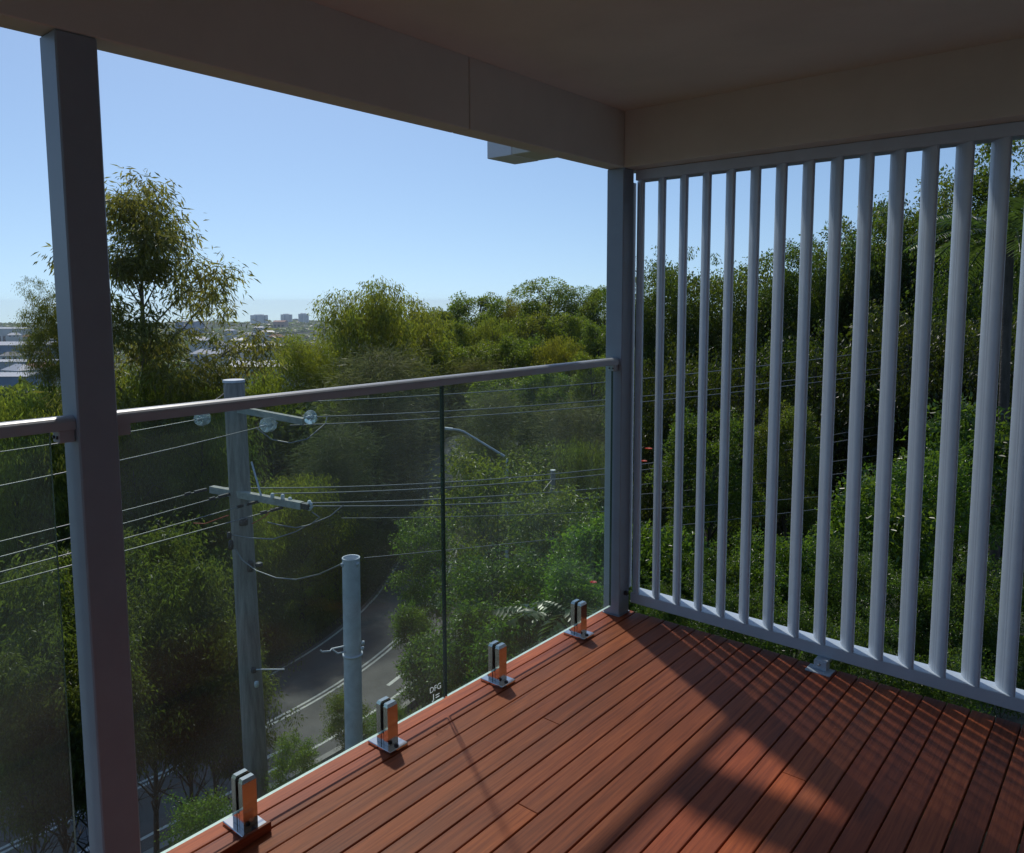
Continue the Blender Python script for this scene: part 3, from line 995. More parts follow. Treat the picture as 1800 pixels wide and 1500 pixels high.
def tower(px0, px1, py_top, py_base, depth, label, m_):
    a, b = at(px0, py_base, depth), at(px1, py_base, depth)
    c = (a + b) / 2
    w = (b - a).length
    ztop = at((px0 + px1) / 2, py_top, depth).z
    z0 = min(c.z, gz(c.x, c.y)) - 4
    h = ztop - z0
    t = empty('apartment_tower', (c.x, c.y, z0), YAW - math.pi / 2)
    tag(t, label, 'tower', 'apartment towers on the skyline')
    mb = MB()
    n = 12
    r = w / 2
    prof = [(r * (1.0 if k % 2 == 0 else .93) * math.cos(2 * math.pi * k / n + .2), r * .8 * math.sin(2 * math.pi * k / n + .2)) for k in range(n)]
    vs = [(x, y, 0) for x, y in prof] + [(x, y, h) for x, y in prof]
    mb.add(vs, [(i, (i + 1) % n, n + (i + 1) % n, n + i) for i in range(n)] + [tuple(range(n, 2 * n))])
    mb.build('wall', m_, t)
    for k in range(n):
        x0, y0 = prof[k]; x1, y1 = prof[(k + 1) % n]
        if k % 2: continue
        mb = MB()
        ex, ey = (x0 * .3 + x1 * .7) * 1.012, (y0 * .3 + y1 * .7) * 1.012
        fx, fy = (x0 * .75 + x1 * .25) * 1.012, (y0 * .75 + y1 * .25) * 1.012
        mb.add([(fx, fy, h * .1), (ex, ey, h * .1), (ex, ey, h * .95), (fx, fy, h * .95)], [(0, 1, 2, 3)])
        mb.build('window_strip', M['tower_glass'], t)
    for k in range(9):
        z = h * (.18 + .085 * k)
        mb = MB()
        mb.add([(x * 1.03, y * 1.03, z) for x, y in prof] + [(x * 1.03, y * 1.03, z + h * .018) for x, y in prof],
               [(i, (i + 1) % n, n + (i + 1) % n, n + i) for i in range(n)] + [tuple(range(n))[::-1], tuple(range(n, 2 * n))])
        mb.build('balcony_band', m_, t)
    mb = MB(); mb.box((-r * .5, -r * .4, h + .01), (r * .45, r * .4, h * 1.06)); mb.build('roof_plant', M['conc_far'], t)


tower(441, 471, 554, 572, 2600, 'broad beige apartment tower at the left of the skyline group', M['conc_far'])
tower(494, 514, 553, 572, 2700, 'slim pale apartment tower in the middle of the skyline group', M['conc_far'])
tower(525, 543, 552, 571, 2650, 'slim pale apartment tower at the right, partly behind the green tree', M['conc_far'])
tower(515, 526, 561, 571, 2900, 'lowest pale block between the two slim towers', M['shed_wall'])


def shed(px0, px1, py_roof, py_base, depth, deep, label, wall_m, roof_m, rise=.12, rz=0.0):
    a, b = at(px0, py_base, depth), at(px1, py_base, depth)
    c = (a + b) / 2
    w = (b - a).length
    h = (py_base - py_roof) / FPX * depth
    g = gz(c.x, c.y)
    z0 = min(g, c.z) - 1
    h += c.z - z0
    t = empty('warehouse', (c.x, c.y, z0), YAW - math.pi / 2 + rz)
    tag(t, label, 'warehouse', 'sheds on the valley floor')
    mb = MB(); mb.box((-w / 2, 0, 0), (w / 2, deep, h)); mb.build('wall', wall_m, t)
    mb = MB()
    o_ = .8
    rh = deep * rise
    mb.add([(-w / 2 - o_, -o_, h + .02), (w / 2 + o_, -o_, h + .02), (w / 2 + o_, deep / 2, h + rh), (-w / 2 - o_, deep / 2, h + rh), (w / 2 + o_, deep + o_, h + .02), (-w / 2 - o_, deep + o_, h + .02)],
           [(0, 1, 2, 3), (3, 2, 4, 5), (0, 3, 5), (1, 4, 2)])
    mb.build('roof', roof_m, t)
    n = max(2, int(w / 9))
    for i in range(n):
        x = -w / 2 + w * (i + .5) / n
        mb = MB(); mb.box((x - w / n * .3, -.06, .2), (x + w / n * .3, -.004, h * .6)); mb.build('roller_door' if i % 2 else 'window', M['window'], t)


shed(398, 516, 645, 654, 330, 20, 'big white-roofed shed seen over the trees left of centre', M['shed_wall'], M['roof_white'], .10)
shed(452, 500, 608, 614, 620, 24, 'blue-grey shed roof half way up the valley', M['shed_wall'], M['roof_white'], .05)
shed(-60, 48, 662, 676, 420, 22, 'long white-roofed shed at the lower left edge of the valley', M['shed_blue'], M['roof_white'], .06)
shed(-60, 95, 636, 642, 560, 18, 'low warehouse with pale roof left of the dark post', M['shed_wall'], M['roof_white'], .06)
shed(-60, 90, 607, 617, 760, 34, 'blue warehouse with broad cream roof left of the dark post', M['shed_blue'], M['roof_white'], .08)
shed(-40, 45, 578, 585, 1500, 60, 'bright white building just under the skyline at the left edge', M['house_white'], M['roof_white'], .03)
shed(62, 118, 597, 604, 950, 30, 'small blue shed beside the post among far trees', M['shed_blue'], M['roof_white'], .05)
shed(308, 342, 566, 572, 1900, 60, 'dark flat-roofed building on the skyline behind the tall gum', M['shed_blue'], M['grey_roof'], .03)
shed(480, 500, 566, 571, 2300, 40, 'low terracotta-roofed building between the towers', M['tower_pink'], M['tile_roof'], .1)


def cottage(px, py, depth, w, d, h, label, wall_m, roof_m, rz, group='houses among the far trees'):
    c = at(px, py, depth)
    g = gz(c.x, c.y)
    z0 = c.z - h
    t = empty('house', (c.x, c.y, z0), YAW - math.pi / 2 + rz)
    tag(t, label, 'house', group)
    mb = MB(); mb.box((-w / 2, -d / 2, min(0, g - z0) - .5), (w / 2, d / 2, h)); mb.build('wall', wall_m, t)
    o_ = .5
    mb = MB()
    rh = d * .28
    mb.add([(-w / 2 - o_, -d / 2 - o_, h), (w / 2 + o_, -d / 2 - o_, h), (w / 2 + o_, d / 2 + o_, h), (-w / 2 - o_, d / 2 + o_, h), (-w / 2 + d * .35, 0, h + rh), (w / 2 - d * .35, 0, h + rh)],
           [(0, 1, 5, 4), (1, 2, 5), (2, 3, 4, 5), (3, 0, 4), (3, 2, 1, 0)])
    mb.build('roof', roof_m, t)
    for sx in (-.28, .05, .3):
        mb = MB(); mb.box((sx * w - w * .07, -d / 2 - .05, h * .35), (sx * w + w * .07, -d / 2 - .004, h * .8)); mb.build('window', M['window'], t)


rr = random.Random(11)
hs = [(352, 598, 800), (384, 606, 700), (420, 598, 900), (438, 588, 1200), (470, 584, 1300), (486, 592, 1000), (430, 611, 640), (412, 617, 560), (370, 622, 520), (455, 576, 1700), (405, 581, 1500),
      (20, 625, 650), (60, 622, 700), (35, 650, 480), (72, 645, 500), (12, 612, 850), (50, 592, 1150), (80, 583, 1400), (25, 589, 1250)]
wl = ['white', 'cream', 'pale']
places = ['just left of the broad tower, half way down', 'above the white shed, at its left', 'below the broad tower', 'under the broad tower near the ridge', 'under the slim tower near the ridge', 'right of centre under the slim towers',
          'above the white shed, in its middle', 'above the white shed, nearest it', 'behind the lower twigs of the tall gum', 'on the ridge under the towers', 'on the far slope left of the towers',
          'between the two lower sheds at the left edge', 'beside the post above the long shed', 'nearest of those left of the post', 'close to the post near the lowest shed', 'at the left edge under the blue warehouse', 'above the blue warehouse beside the post', 'highest of those beside the post', 'above the cream roof at the left edge']
for (x, y, d_), pl in zip(hs, places):
    cottage(x, y, d_, rr.uniform(14, 26), rr.uniform(9, 14), rr.uniform(3.5, 6), 'tiny ' + rr.choice(wl) + ' house ' + pl, M['house_white'], rr.choice([M['roof_white'], M['grey_roof'], M['tile_roof'], M['roof_white']]), rr.uniform(-.6, .6))
cottage(845, 818, 62, 11, 9, 3.0, 'grey hip-roofed house glimpsed between branches above the road', M['house_white'], M['grey_roof'], .35, group='roofs near the road')

# ------------------------------------------------------------------ parked car on the road bend
def car(loc, rz):
    c = empty('parked_car', loc, rz)
    tag(c, 'silver hatchback on the road bend, partly hidden by leaves', 'car')
    body = mat('silver_car_paint', (.55, .57, .58), .25, metal=.6, noise=(5, .03), coat=.6)
    L, Wd = 4.1, 1.7
    sec = [(-2.05, .42, .62, .70), (-1.95, .30, .80, .80), (-1.2, .22, .88, .85), (-.2, .20, .90, .85), (1.1, .20, .88, .85), (1.9, .28, .86, .82), (2.05, .42, .70, .74)]
    mb = MB(); vs, fs = [], []
    for x, z0, z1, hw in sec:
        vs += [(x, -hw * .92, z0), (x, -hw, (z0 + z1) / 2), (x, -hw * .93, z1), (x, hw * .93, z1), (x, hw, (z0 + z1) / 2), (x, hw * .92, z0)]
    for i in range(len(sec) - 1):
        for k in range(6):
            fs.append((i * 6 + k, i * 6 + (k + 1) % 6, i * 6 + 6 + (k + 1) % 6, i * 6 + 6 + k))
    fs += [tuple(range(6))[::-1], tuple(range(len(vs) - 6, len(vs)))]
    mb.add(vs, fs, 0, True); mb.build('body', body, c)
    mb = MB()
    vs = [(-1.15, -.78, .885), (-1.15, .78, .885), (1.75, .76, .885), (1.75, -.76, .885), (-.35, -.62, 1.42), (-.35, .62, 1.42), (1.3, .60, 1.40), (1.3, -.60, 1.40)]
    mb.add(vs, [(4, 7, 6, 5)]); mb.build('roof', body, c)
    cab = MB(); cab.add(vs, [(0, 4, 5, 1)]); cab.build('windscreen', M['window'], c)
    cab = MB(); cab.add(vs, [(2, 6, 7, 3)]); cab.build('rear_window', M['window'], c)
    cab = MB(); cab.add(vs, [(0, 3, 7, 4)]); cab.build('side_window', M['window'], c)
    cab = MB(); cab.add(vs, [(1, 5, 6, 2)]); cab.build('side_window', M['window'], c)
    for x in (-1.25, 1.3):
        for s in (-1, 1):
            w_ = MB(); w_.lathe([(.16, -.1), (.31, -.1), (.32, -.05), (.32, .05), (.31, .1), (.16, .1)], 18, (x, s * .76, .32), axis=(0, 1, 0)); wo_ = w_.build('wheel', M['rubber'], c)
            w_ = MB(); w_.lathe([(0, .08), (.16, .09), (.17, .04)], 14, (x, s * .76, .32), axis=(0, s, 0)); w_.build('rim', M['galv'], wo_)
    for s in (-.55, .55):
        h_ = MB(); h_.box((-2.06, s - .17, .60), (-1.96, s + .17, .72), bev=.02); h_.build('headlight', M['porcelain'], c)
        h_ = MB(); h_.box((1.98, s - .14, .62), (2.06, s + .14, .76), bev=.02); h_.build('tail_light', M['tile_roof'], c)


yc = 31.0
car((float(road_x(yc)) + 1.0, yc + .6, ROAD_Z + .104), math.atan2(1, -.752) + math.pi)


# ------------------------------------------------------------------ vegetation
def leaf_mat(name, base, trans, tfac=.42, gloss=.35, var=.35):
    L = bpy.data.materials.new(name)
    L.use_nodes = True
    nt = L.node_tree
    nt.nodes.clear()
    out = N(nt, 'ShaderNodeOutputMaterial')
    geo = N(nt, 'ShaderNodeNewGeometry')
    oi = N(nt, 'ShaderNodeObjectInfo')
    pr = N(nt, 'ShaderNodeBsdfPrincipled', Roughness=gloss)
    pr.inputs['Specular IOR Level'].default_value = .45
    tl = N(nt, 'ShaderNodeBsdfTranslucent')
    mr = N(nt, 'ShaderNodeMapRange'); mr.inputs['To Min'].default_value = 1 - var; mr.inputs['To Max'].default_value = 1 + var
    nt.links.new(geo.outputs['Random Per Island'], mr.inputs['Value'])
    tc = N(nt, 'ShaderNodeTexCoord')
    nz = N(nt, 'ShaderNodeTexNoise', Scale=.55, Detail=3.0)
    nt.links.new(tc.outputs['Object'], nz.inputs['Vector'])
    for node, col, sock in ((pr, base, 'Base Color'), (tl, trans, 'Color')):
        hs_ = N(nt, 'ShaderNodeHueSaturation')
        hs_.inputs['Color'].default_value = (*col, 1)
        h1 = N(nt, 'ShaderNodeMapRange'); h1.inputs['From Min'].default_value = .3; h1.inputs['From Max'].default_value = .7
        h1.inputs['To Min'].default_value = .478; h1.inputs['To Max'].default_value = .518
        nt.links.new(nz.outputs['Fac'], h1.inputs['Value']); nt.links.new(h1.outputs[0], hs_.inputs['Hue'])
        nt.links.new(mr.outputs[0], hs_.inputs['Value'])
        mx = N(nt, 'ShaderNodeMix', data_type='RGBA', blend_type='MULTIPLY'); mx.inputs['Factor'].default_value = 1
        nt.links.new(hs_.outputs[0], mx.inputs[6]); nt.links.new(oi.outputs['Color'], mx.inputs[7])
        nt.links.new(mx.outputs[2], node.inputs[sock])
    ms = N(nt, 'ShaderNodeMixShader'); ms.inputs[0].default_value = tfac
    nt.links.new(pr.outputs[0], ms.inputs[1]); nt.links.new(tl.outputs[0], ms.inputs[2]); nt.links.new(ms.outputs[0], out.inputs[0])
    return L


M['leaf_gum'] = leaf_mat('gum_leaf', (.085, .100, .026), (.40, .40, .06), .48, .36)
M['leaf_broad'] = leaf_mat('broad_leaf', (.062, .098, .020), (.30, .40, .04), .46, .38)
M['leaf_wattle'] = leaf_mat('wattle_leaf', (.085, .115, .022), (.40, .46, .05), .5, .45)
M['leaf_casu'] = leaf_mat('casuarina_needle', (.085, .105, .050), (.28, .32, .12), .42, .45)
M['leaf_shrub'] = leaf_mat('shrub_leaf', (.060, .105, .022), (.26, .40, .04), .42, .30)
M['leaf_grass'] = leaf_mat('grass_blade', (.060, .11, .022), (.2, .34, .04), .5, .5)
M['leaf_palm'] = leaf_mat('palm_leaflet', (.045, .085, .025), (.15, .25, .04), .35, .3)
M['petal'] = leaf_mat('red_petal', (.60, .03, .015), (.7, .05, .02), .3, .5, .1)


def leaves_arrays(pos, dirs, nrm, L, Wd, fold=.18):
    """four-cornered folded leaves: arrays of vertices and triangles"""
    n = len(pos)
    dirs = dirs / np.linalg.norm(dirs, axis=1, keepdims=True)
    side = np.cross(dirs, nrm)
    side /= np.maximum(np.linalg.norm(side, axis=1, keepdims=True), 1e-6)
    nn = np.cross(side, dirs)
    L = np.asarray(L).reshape(-1, 1); Wd = np.asarray(Wd).reshape(-1, 1)
    v = np.empty((n, 4, 3))
    v[:, 0] = pos
    v[:, 1] = pos + dirs * L * .42 + side * Wd * .5 + nn * Wd * fold
    v[:, 2] = pos + dirs * L - nn * L * .10
    v[:, 3] = pos + dirs * L * .42 - side * Wd * .5 + nn * Wd * fold
    b = (np.arange(n) * 4)[:, None]
    f = np.concatenate([b + np.array([[0, 1, 2]]), b + np.array([[0, 2, 3]])], 1).reshape(-1, 3)
    return v.reshape(-1, 3), f


def tri_mesh(name, v, f, m_):
    me = bpy.data.meshes.new(name)
    me.vertices.add(len(v)); me.vertices.foreach_set('co', np.ascontiguousarray(v, dtype=np.float32).ravel())
    me.loops.add(len(f) * 3); me.loops.foreach_set('vertex_index', np.ascontiguousarray(f, dtype=np.int32).ravel())
    me.polygons.add(len(f)); me.polygons.foreach_set('loop_start', np.arange(0, len(f) * 3, 3, dtype=np.int32))
    me.polygons.foreach_set('loop_total', np.full(len(f), 3, dtype=np.int32))
    me.update(calc_edges=True)
    me.materials.append(m_)
    return me


def rand_dir(r, n):
    d = r.normal(size=(n, 3))
    return d / np.linalg.norm(d, axis=1, keepdims=True)


def crown_points(r, H, base, RX, style, nlimb, nsub, spread):
    """clump centres: limbs fan out of the trunk, sub clumps gather round each limb end"""
    ends, subs, own = [], [], []
    for i in range(nlimb):
        t = (i + .5) / nlimb
        h = base + (H - base) * (t ** .9) * .93
        if style == 'dome': w = math.sqrt(max(0, 1 - ((h - base) / (H - base)) ** 2)) * .95 + .12
        elif style == 'cone': w = (1 - (h - base) / (H - base)) * .95 + .1
        elif style == 'spire': w = (1 - (h - base) / (H - base)) * .80 + .24
        elif style == 'vase': w = .45 + .55 * math.sin(math.pi * min(1, (h - base) / (H - base) * .9 + .1))
        else: w = .8 + .2 * math.sin(9 * t)
        a = i * 2.39996 + r.uniform(-.5, .5)
        rad = RX * w * (r.uniform(.2, 1.05) if style == 'spire' else r.uniform(.45, .88))
        e = np.array([rad * math.cos(a), rad * math.sin(a), h + r.uniform(-.04, .04) * H])
        ends.append(e)
        k = max(2, int(nsub * r.uniform(.6, 1.3)))
        o = r.normal(size=(k, 3)) * spread * np.array([1, 1, .62])
        subs.append(e + o); own += [i] * k
    return np.array(ends), np.concatenate(subs), np.array(own)


def make_leaves(r, subs, per, rc, leaf, style, hang):
    L0, W0 = leaf
    pos, dirs, nr = [], [], []
    rv = r.uniform(.5, 1.5, len(subs))
    cnt = np.maximum(4, (per * (.35 + .65 * rv ** 2)).astype(int))
    tot = int(cnt.sum())
    idx = np.repeat(np.arange(len(subs)), cnt)
    c = subs[idx]
    rc = rc * rv[idx][:, None]
    d = rand_dir(r, tot)
    if style == 'puff':                      # rounded, leaves crowd the upper shell of each clump
        d[:, 2] = np.abs(d[:, 2]) * r.choice([1, 1, -.7], tot)
        rad = rc * r.uniform(.35, 1.05, (tot, 1)) ** .6
        p = c + d * rad * np.array([1, 1, .88])
        dd = d * .8 + rand_dir(r, tot) * .8 + np.array([0, 0, -hang])
    elif style == 'weep':                    # hanging curtains below each clump
        hor = r.normal(size=(tot, 3)) * np.array([.75, .75, .25]) * rc
        drop = -r.uniform(0, 1, tot) ** 1.3 * rc[:, 0] * 2.3
        p = c + hor; p[:, 2] += drop
        dd = rand_dir(r, tot) * .45 + np.array([0, 0, -hang]) + hor / rc * .35
    elif style == 'needle':
        p = c + r.normal(size=(tot, 3)) * np.array([.7, .7, .4]) * rc
        dd = (p - c) / rc * .9 + rand_dir(r, tot) * .5 + np.array([0, 0, .25 - hang])
    else:
        p = c + r.normal(size=(tot, 3)) * np.array([.62, .62, .48]) * rc
        dd = (p - c) / rc * .6 + rand_dir(r, tot) * .7 + np.array([0, 0, -hang])
    nrm = rand_dir(r, tot) * .9 + np.array([0, 0, .7])
    s = r.uniform(.5, 1.45, tot)
    return p, dd, nrm, L0 * s, W0 * s


def proto_tree(name, seed, H, base, RX, shape, nlimb, nsub, spread, per, rc, leaf, style, hang, lmat, bark, tr, lean=.03, limbs=True):
    r = np.random.default_rng(seed)
    ends, subs, own = crown_points(r, H, base, RX, shape, nlimb, nsub, spread)
    p, dd, nr, L, Wd = make_leaves(r, subs, per, rc, leaf, style, hang)
    keep = p[:, 2] > .15
    v, f = leaves_arrays(p[keep], dd[keep], nr[keep], L[keep], Wd[keep])
    crown = tri_mesh(name + '_crown', v, f, lmat)
    mb = MB()
    tp = []
    nseg = 9
    for i in range(nseg):
        t = i / (nseg - 1)
        tp.append(Vector((math.sin(t * 3 + seed) * lean * H * t, math.cos(t * 2.3 + seed * 1.7) * lean * H * t, -.4 + t * (H * .9 + .4))))
    mb.tube(tp, [tr * (1.25 if i == 0 else 1 - .86 * i / (nseg - 1)) for i in range(nseg)], 9)
    if limbs:
        for i, e in enumerate(ends):
            hz = max(base * .75, float(e[2]) - .55 * math.hypot(e[0], e[1]) - .05 * H)
            t = min(.97, max(0.05, hz / (H * .9)))
            k = t * (nseg - 1); k0 = int(k)
            s = tp[k0].lerp(tp[min(nseg - 1, k0 + 1)], k - k0)
            r0 = tr * (1 - .86 * t) * .55
            mid = s.lerp(Vector(e), .5) + Vector((r.normal() * .06, r.normal() * .06, .05)) * RX
            mb.tube([s, mid, Vector(e)], [r0, r0 * .6, r0 * .25], 5, caps=False)
            ss = subs[own == i]
            for q in ss[:4]:
                mb.tube([mid.lerp(Vector(e), .6), Vector(q)], [r0 * .32, r0 * .1], 4, caps=False)
    trunk = mb.mesh(name + '_trunk'); trunk.materials.append(bark)
    vv = np.array([q for q in v])
    lo, hi = np.percentile(vv, 1.0, axis=0), np.percentile(vv, 99.0, axis=0)
    return dict(crown=crown, trunk=trunk, H=float(hi[2]), RX=float(max(hi[0] - lo[0], hi[1] - lo[1]) / 2), v=v, f=f)


P = {}
P['gum'] = proto_tree('gum', 3, 18, 9.6, 4.2, 'spire', 24, 9, .66, 115, .50, (.27, .055), 'spray', .75, M['leaf_gum'], M['bark_pale'], .26)
P['gum2'] = proto_tree('gum_young', 14, 14, 3.5, 2.9, 'vase', 28, 9, .8, 130, .50, (.23, .050), 'weep', .9, M['leaf_gum'], M['bark_pale'], .17)
P['weep'] = proto_tree('weeping', 8, 13, 2.2, 3.4, 'dome', 34, 9, .9, 150, .55, (.22, .050), 'weep', .9, M['leaf_wattle'], M['bark'], .2)
P['wattle'] = proto_tree('wattle', 21, 15, 2.5, 4.6, 'dome', 36, 10, 1.0, 130, .62, (.30, .075), 'weep', .6, M['leaf_wattle'], M['bark_pale'], .24)
P['broad'] = proto_tree('broad', 5, 14, 2.5, 4.6, 'dome', 40, 4, .50, 260, .95, (.22, .10), 'puff', .1, M['leaf_broad'], M['bark'], .28)
P['broad2'] = proto_tree('broad_tall', 17, 16, 3.0, 4.0, 'dome', 38, 4, .50, 260, .90, (.21, .09), 'puff', .15, M['leaf_broad'], M['bark'], .3)
P['casu'] = proto_tree('casuarina', 9, 14, 2.0, 3.6, 'cone', 40, 9, .6, 110, .62, (.34, .011), 'needle', .2, M['leaf_casu'], M['bark'], .2)
P['small'] = proto_tree('small_leaf', 31, 8, 1.4, 2.1, 'vase', 30, 7, .42, 85, .32, (.15, .062), 'spray', .35, M['leaf_shrub'], M['bark'], .11)
P['slender'] = proto_tree('slender', 44, 9, 3.6, 1.7, 'vase', 28, 8, .45, 110, .36, (.16, .046), 'spray', .7, M['leaf_gum'], M['bark'], .12)
P['vine'] = proto_tree('vine', 12, 15, .8, 3.4, 'col', 40, 9, .8, 130, .55, (.20, .09), 'weep', .5, M['leaf_broad'], M['bark'], .25)
P['shrub'] = proto_tree('shrub', 2, 2.4, .15, 1.25, 'dome', 26, 7, .22, 95, .20, (.075, .034), 'spray', .1, M['leaf_shrub'], M['bark'], .03)
P['shrub2'] = proto_tree('shrub_wide', 6, 2.4, .15, 1.3, 'dome', 26, 7, .24, 60, .22, (.12, .055), 'spray', .25, M['leaf_shrub'], M['bark'], .03)
P['dense'] = proto_tree('dense_shrub', 26, 2.6, .1, 1.3, 'dome', 30, 8, .25, 120, .19, (.06, .024), 'puff', .1, M['leaf_shrub'], M['bark'], .03)


DEBUG = False


def ground_depth(px, depth, side=None):
    """world x, y at that photo column and depth; pushed off the road"""
    for _ in range(60):
        p = at(px, 600, depth)
        sl = .0235 * 2 * min(16, max(0, p.y - 11))
        d = (p.x - float(road_x(p.y))) / math.sqrt(1 + sl * sl)
        if side == 'far' and d > -5.2 and p.y < 44: depth += .6; continue
        if side == 'near' and d < 5.0: depth -= .4; continue
        break
    return p, depth


def tree(kind, px, py_top, depth, wpx, label, cat='tree', group=None, tint=(1, 1, 1), side=None, rz=None, name=None, sink=0.0, petals=None):
    pr = P[kind]
    p, depth = ground_depth(px, depth, side)
    z0 = gz(p.x, p.y) - sink
    top = at(px, py_top, depth)
    H = max(.6, top.z - z0)
    Rw = wpx / FPX * depth / 2
    seed = int(px * 7 + py_top * 13)
    rz = (seed % 628) / 100 if rz is None else rz
    nm = name or {'gum': 'gum_tree', 'gum2': 'gum_tree', 'weep': 'weeping_tree', 'wattle': 'wattle_tree', 'broad': 'broadleaf_tree', 'broad2': 'broadleaf_tree', 'casu': 'casuarina_tree',
                  'small': 'small_leaved_tree', 'slender': 'slender_tree', 'vine': 'vine_covered_tree', 'shrub': 'shrub', 'shrub2': 'shrub', 'dense': 'shrub'}[kind]
    t = empty(nm, (p.x, p.y, z0), rz)
    tag(t, label, cat, group)
    a = new_obj('trunk' if cat == 'tree' else 'stem', pr['trunk'], t)
    b = new_obj('crown' if cat == 'tree' else 'foliage', pr['crown'], t)
    sx, sz = Rw / pr['RX'], H / pr['H']
    cz = min(max(sz, .75 * sx), 1.2 * sx)             # the crown keeps its own proportions, the trunk makes up the height
    if DEBUG: print('TREE', kind, px, 'H %.1f Rw %.1f d %.1f z0 %.1f sx %.2f sz %.2f cz %.2f' % (H, Rw, depth, z0, sx, sz, cz))
    a.scale = (sx if cz == sz else min(sx, sz * .8), sx if cz == sz else min(sx, sz * .8), sz if cz >= sz else (H - pr['H'] * cz * .18) / pr['H'])
    b.scale = (sx, sx, cz)
    b.location = (0, 0, H - pr['H'] * cz)
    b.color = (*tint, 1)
    b['kind'] = 'stuff'
    return t


# --- left of the picture
GL = 'gum trees on the left'
tree('gum', 258, 338, 33, 375, 'tall open gum with its crown against the sky right of the dark post', group=GL, side='far', rz=.6)
tree('gum2', 88, 500, 31, 95, 'thin gum rising just left of the dark post', group=GL, side='far', tint=(.7, .8, .6))
tree('weep', 130, 690, 30, 330, 'bushy gum mass behind the dark post at rail height', group=GL, side='far', tint=(.95, 1, .9))
tree('weep', 20, 715, 28, 260, 'leafy tree at the left picture edge just above the rail', group=GL, side='far', tint=(.9, 1, .9))
tree('weep', 310, 655, 33, 220, 'dark tangled tree under the tall gum crown', group=GL, side='far', tint=(.75, .85, .8))
tree('weep', 330, 770, 31, 250, 'drooping tree behind the wires left of the power pole', group=GL, side='far', tint=(.8, .95, .8))
tree('gum2', 215, 800, 29, 240, 'dark leafy tree between dark post and power pole', group=GL, side='far', tint=(.7, .85, .75))
tree('weep', 515, 850, 34, 190, 'weeping tree directly right of the power pole over the road verge', group='trees over the far verge', side='far', tint=(.85, .9, .75))
tree('weep', 430, 960, 33, 200, 'weeping tree standing behind the middle of the power pole', group='trees over the far verge', side='far', tint=(.8, .9, .75))
tree('weep', 165, 745, 34, 270, 'dim weeping tree behind the dark post at wire height', group='trees over the far verge', side='far', tint=(.75, .9, .75))
tree('weep', 265, 885, 31, 260, 'leafy weeping tree left of the pole under the lower wires', group='trees over the far verge', side='far', tint=(.8, .95, .75))
tree('weep', 385, 850, 34, 220, 'weeping tree just left of the lower crossarm', group='trees over the far verge', side='far', tint=(.85, 1, .75))
tree('weep', 30, 820, 31, 250, 'weeping tree at the left edge below the wires', group='trees over the far verge', side='far', tint=(.75, .9, .75))
tree('gum2', 90, 900, 29, 330, 'shaded tree low behind the left glass panel', group='trees over the far verge', side='far', tint=(.7, .85, .75))
# --- slender trees on the near bank, bottom left
GN = 'slender trees on the near bank'
tree('slender', 290, 1010, 17, 210, 'slender dark tree with forked trunk just right of the dark post', group=GN, side='near', tint=(.5, .68, .5))
tree('slender', 395, 1130, 16.5, 150, 'low dark tree beside the foot of the power pole', group=GN, side='near', tint=(.5, .68, .5))
tree('slender', 225, 950, 18.5, 230, 'tall dark slender tree hidden partly by the dark post', group=GN, side='near', tint=(.5, .68, .5))
tree('slender', 105, 1060, 15.5, 220, 'dark slender tree in the middle of the left glass', group=GN, side='near', tint=(.45, .62, .48))
tree('slender', 345, 1060, 18, 170, 'dark slender tree close to the left side of the power pole', group=GN, side='near', tint=(.48, .66, .5))
tree('slender', 60, 1000, 16, 260, 'dense slender tree filling the lower left glass', group=GN, side='near', tint=(.5, .7, .5))
tree('slender', 150, 1120, 14.5, 190, 'dark slender tree behind the lower part of the dark post', group=GN, side='near', tint=(.45, .62, .48))
tree('slender', 10, 1180, 14, 200, 'lowest slender tree in the bottom left corner', group=GN, side='near', tint=(.45, .62, .48))
# --- middle distance
GM = 'trees in the middle distance'
tree('casu', 655, 625, 46, 300, 'wispy grey-green casuarina behind the handrail in mid picture', group=GM, side='far')
tree('casu', 715, 668, 42, 260, 'wispy casuarina crossed by the glass joint', group=GM, side='far', tint=(.85, .95, .9))
tree('casu', 862, 700, 32, 170, 'grey casuarina in front of the grey roof', group=GM)
tree('casu', 580, 760, 40, 210, 'dark casuarina right of the glass insulators', group=GM, side='far', tint=(.75, .85, .8))
tree('wattle', 642, 512, 62, 205, 'big rounded light green wattle right of the skyline towers', group=GM, side='far', tint=(1.0, 1.0, .8))
tree('wattle', 528, 600, 56, 150, 'light green wattle slope below the slim towers', group=GM, side='far', tint=(1.1, 1.1, .8))
tree('wattle', 700, 538, 68, 220, 'light green rounded tree right of the big wattle', group=GM, side='far', tint=(1.05, 1.0, .8))
tree('wattle', 440, 668, 52, 170, 'green crown around the top of the power pole', group=GM, side='far', tint=(.95, 1.05, .8))
tree('broad', 380, 690, 50, 160, 'dark green crown left of the pole top', group=GM, side='far')
